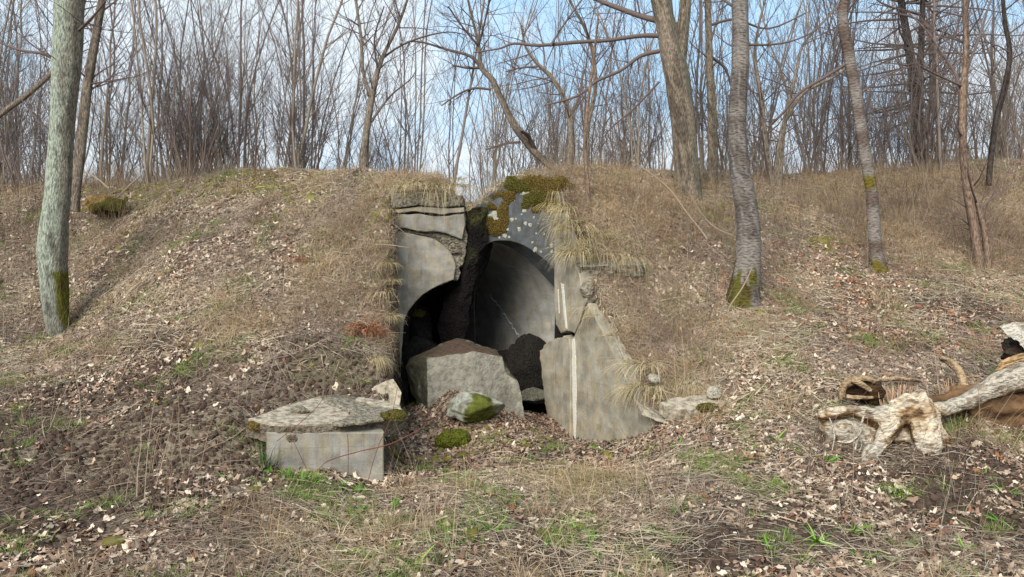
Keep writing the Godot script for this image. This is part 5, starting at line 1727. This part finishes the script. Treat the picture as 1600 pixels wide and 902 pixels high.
	# sticks and thin arching stems
	for q in [
		["fallen_branch", [[118, 262, 3], [150, 278, 3], [172, 297, 3]], 12.0, "thin pale fallen branch slanting across the upper left crest", false],
		["fallen_branch", [[180, 312, 3], [200, 292, 3], [222, 272, 2]], 12.2, "short pale branch leaning up beside the mossy root clump", false],
		["arching_bramble", [[985, 250, 3], [1040, 290, 4], [1075, 335, 4], [1105, 375, 3], [1112, 410, 3]], 10.6, "long arching bramble stem drooping before the slim straight tree", false],
		["arching_bramble", [[1075, 300, 2], [1110, 350, 3], [1150, 370, 2]], 10.6, "short arching stem beside the ringed cherry trunk", false],
		["arching_bramble", [[1175, 420, 3], [1160, 450, 3], [1140, 480, 2], [1138, 500, 2]], 9.1, "bent thin vine hanging on the cherry trunk's mossy foot", false],
		["bramble_stem", [[490, 745, 2], [510, 722, 3], [560, 706, 3], [610, 694, 3], [660, 668, 2], [690, 645, 1.5]], 6.1, "long thin red bramble arching in front of the concrete block", false],
		["bramble_stem", [[452, 676, 1.5], [466, 706, 2], [480, 735, 2]], 6.1, "short red bramble leaning on the block's left part", false],
		["bramble_stem", [[574, 755, 2], [590, 700, 2], [610, 655, 1.5], [622, 600, 1]], 6.0, "upright thin red bramble at the block's right corner", false],
		["bramble_stem", [[544, 740, 1.5], [544, 705, 2], [543, 675, 1]], 6.05, "short upright red bramble at the middle of the block", false],
		["bramble_stem", [[432, 690, 2], [470, 660, 2], [500, 630, 1.5], [516, 600, 1]], 6.15, "slanting red bramble crossing the thick slab", false],
		["fallen_stick", [[1155, 727, 2], [1230, 721, 3], [1290, 715, 3]], 0.0, "long pale stick lying in front of the stump", true],
		["fallen_stick", [[1262, 795, 3], [1290, 787, 3], [1308, 785, 3]], 0.0, "short pale stick in the right foreground leaves", true],
		["fallen_stick", [[70, 690, 3], [66, 668, 3], [72, 655, 3]], 0.0, "short pale upright stick on the dark left soil", true],
		["fallen_stick", [[120, 690, 4], [180, 655, 4], [220, 630, 3]], 0.0, "long grey stick on the dark left slope", true],
		["fallen_stick", [[1155, 648, 3], [1330, 600, 3]], 0.0, "thin brown stick lying across the right slope above the flat slab", true],
		["fallen_stick", [[1180, 560, 3], [1290, 520, 3]], 0.0, "thin dark stick lying on the right slope below the cherry tree", true],
		["fallen_stick", [[300, 720, 3], [360, 690, 3], [400, 665, 2]], 0.0, "grey stick lying left of the thick slab", true],
	]:
		var px: Array = q[1]
		var pts := PackedVector3Array()
		var rad := PackedFloat32Array()
		for k in px.size() - 1:
			var a: Array = px[maxi(k - 1, 0)]
			var e: Array = px[mini(k + 2, px.size() - 1)]
			for s in 6:
				var tt := s / 6.0
				var u := cubic_interpolate(px[k][0], px[k + 1][0], a[0], e[0], tt)
				var v := cubic_interpolate(px[k][1], px[k + 1][1], a[1], e[1], tt)
				var p := ground_under(u, v) + Vector3(0, 0.02, 0) if q[4] else at(u, v, q[2])
				pts.append(p)
				rad.append(px[k][2] * (0.28 if q[0] == "bramble_stem" else 0.36) / F * -p.z)
		var red: bool = q[0] == "bramble_stem"
		var b := MB.new()
		b.tube(pts, rad, 6, lin(112, 62, 52) if red else lin(140, 120, 100), lin(98, 64, 54) if red else lin(160, 142, 120))
		tag(part(q[0], b.mesh(), M.twig), q[3], "bramble" if red else ("stem" if q[0] == "arching_bramble" else "stick"))
	# the thick dark green grass clump at the block's left end
	var gt := MeshInstance3D.new()
	gt.mesh = tussock(150, 0.26, 0.006, 1.0, 0.7, 0.1, [lin(70, 104, 54), lin(92, 124, 66), lin(60, 88, 50), lin(120, 132, 84)])
	gt.material_override = M.leaf
	gt.name = numbered("grass_clump")
	add_child(gt, true)
	gt.position = ground_under(412, 728)
	tag(gt, "tall dark green grass clump at the left end of the concrete block", "grass")
	for q in [[720, 880], [480, 300], [470, 325], [700, 600], [620, 690], [225, 605], [455, 825], [260, 775], [1180, 478], [1130, 345], [800, 820], [380, 590], [560, 310], [920, 590]]:
		pass

# ---------------------------------------------------------------- sky, sun, camera
func build_sky() -> void:
	var w := 1024
	var h := 512
	var n := FastNoiseLite.new()
	n.seed = 41
	n.frequency = 0.9
	n.fractal_octaves = 6
	n.fractal_gain = 0.55
	var im := Image.create(w, h, false, Image.FORMAT_RGBF)
	var blue := Color(0.21, 0.39, 0.60)
	var pale := Color(0.38, 0.50, 0.60)
	var cloud := Color(0.48, 0.53, 0.57)
	for y in h:
		var el := PI * (0.5 - (y + 0.5) / h)
		var up := maxf(sin(el), 0.0)
		for x in w:
			var az := TAU * (x + 0.5) / w
			var d := Vector3(cos(el) * sin(az), sin(el) * 1.6, cos(el) * cos(az))
			var k := smoothstep(-0.3, 0.1, n.get_noise_3dv(d * 1.6) + 0.0)
			var c := pale.lerp(blue, pow(up, 0.5)).lerp(cloud, k * 0.92)
			im.set_pixel(x, y, c)
	var m := PanoramaSkyMaterial.new()
	m.panorama = ImageTexture.create_from_image(im)
	var sky := Sky.new()
	sky.sky_material = m
	var e := Environment.new()
	e.background_mode = Environment.BG_SKY
	e.sky = sky
	e.background_energy_multiplier = SKY_ENERGY
	e.tonemap_mode = Environment.TONE_MAPPER_LINEAR
	e.tonemap_exposure = EXPOSURE
	e.sdfgi_enabled = true
	e.ssao_enabled = true
	e.ssil_enabled = true
	var we := WorldEnvironment.new()
	we.name = "world_environment"
	we.environment = e
	add_child(we, true)

const SKY_ENERGY := 1.25
const EXPOSURE := 1.58
const SUN := 1.1

func _ready() -> void:
	rng.seed = 12345
	nz.seed = 5
	nz.frequency = 0.01
	nz.fractal_octaves = 4
	nf.seed = 9
	nf.frequency = 0.02
	nf.fractal_octaves = 3
	var cam := Camera3D.new()
	cam.name = "camera"
	add_child(cam, true)
	cam.position = Vector3(0, EYE, 0)
	cam.fov = 2.0 * rad_to_deg(atan(451.0 / F))
	cam.near = 0.05
	cam.far = 2000.0
	cam.current = true
	build_sky()
	var sun := DirectionalLight3D.new()
	sun.name = "sun"
	sun.light_energy = SUN
	sun.light_color = Color(1.0, 0.985, 0.965)
	sun.light_angular_distance = 40.0
	sun.shadow_enabled = true
	add_child(sun, true)
	sun.look_at_from_position(Vector3(-3.5, 5.6, 8), Vector3.ZERO)
	make_materials()
	build_ground()
	build_bunker()
	build_trees()
	build_cover()
	build_wood_debris()
	if false:
		for q in [[1285,650],[1370,715],[1440,712],[1480,690],[1540,670],[1600,665],[1345,625],[1405,640],[1505,622],[1570,560],[578,530],[165,335]]:
			print(q, " ", ground_under(q[0], q[1]))
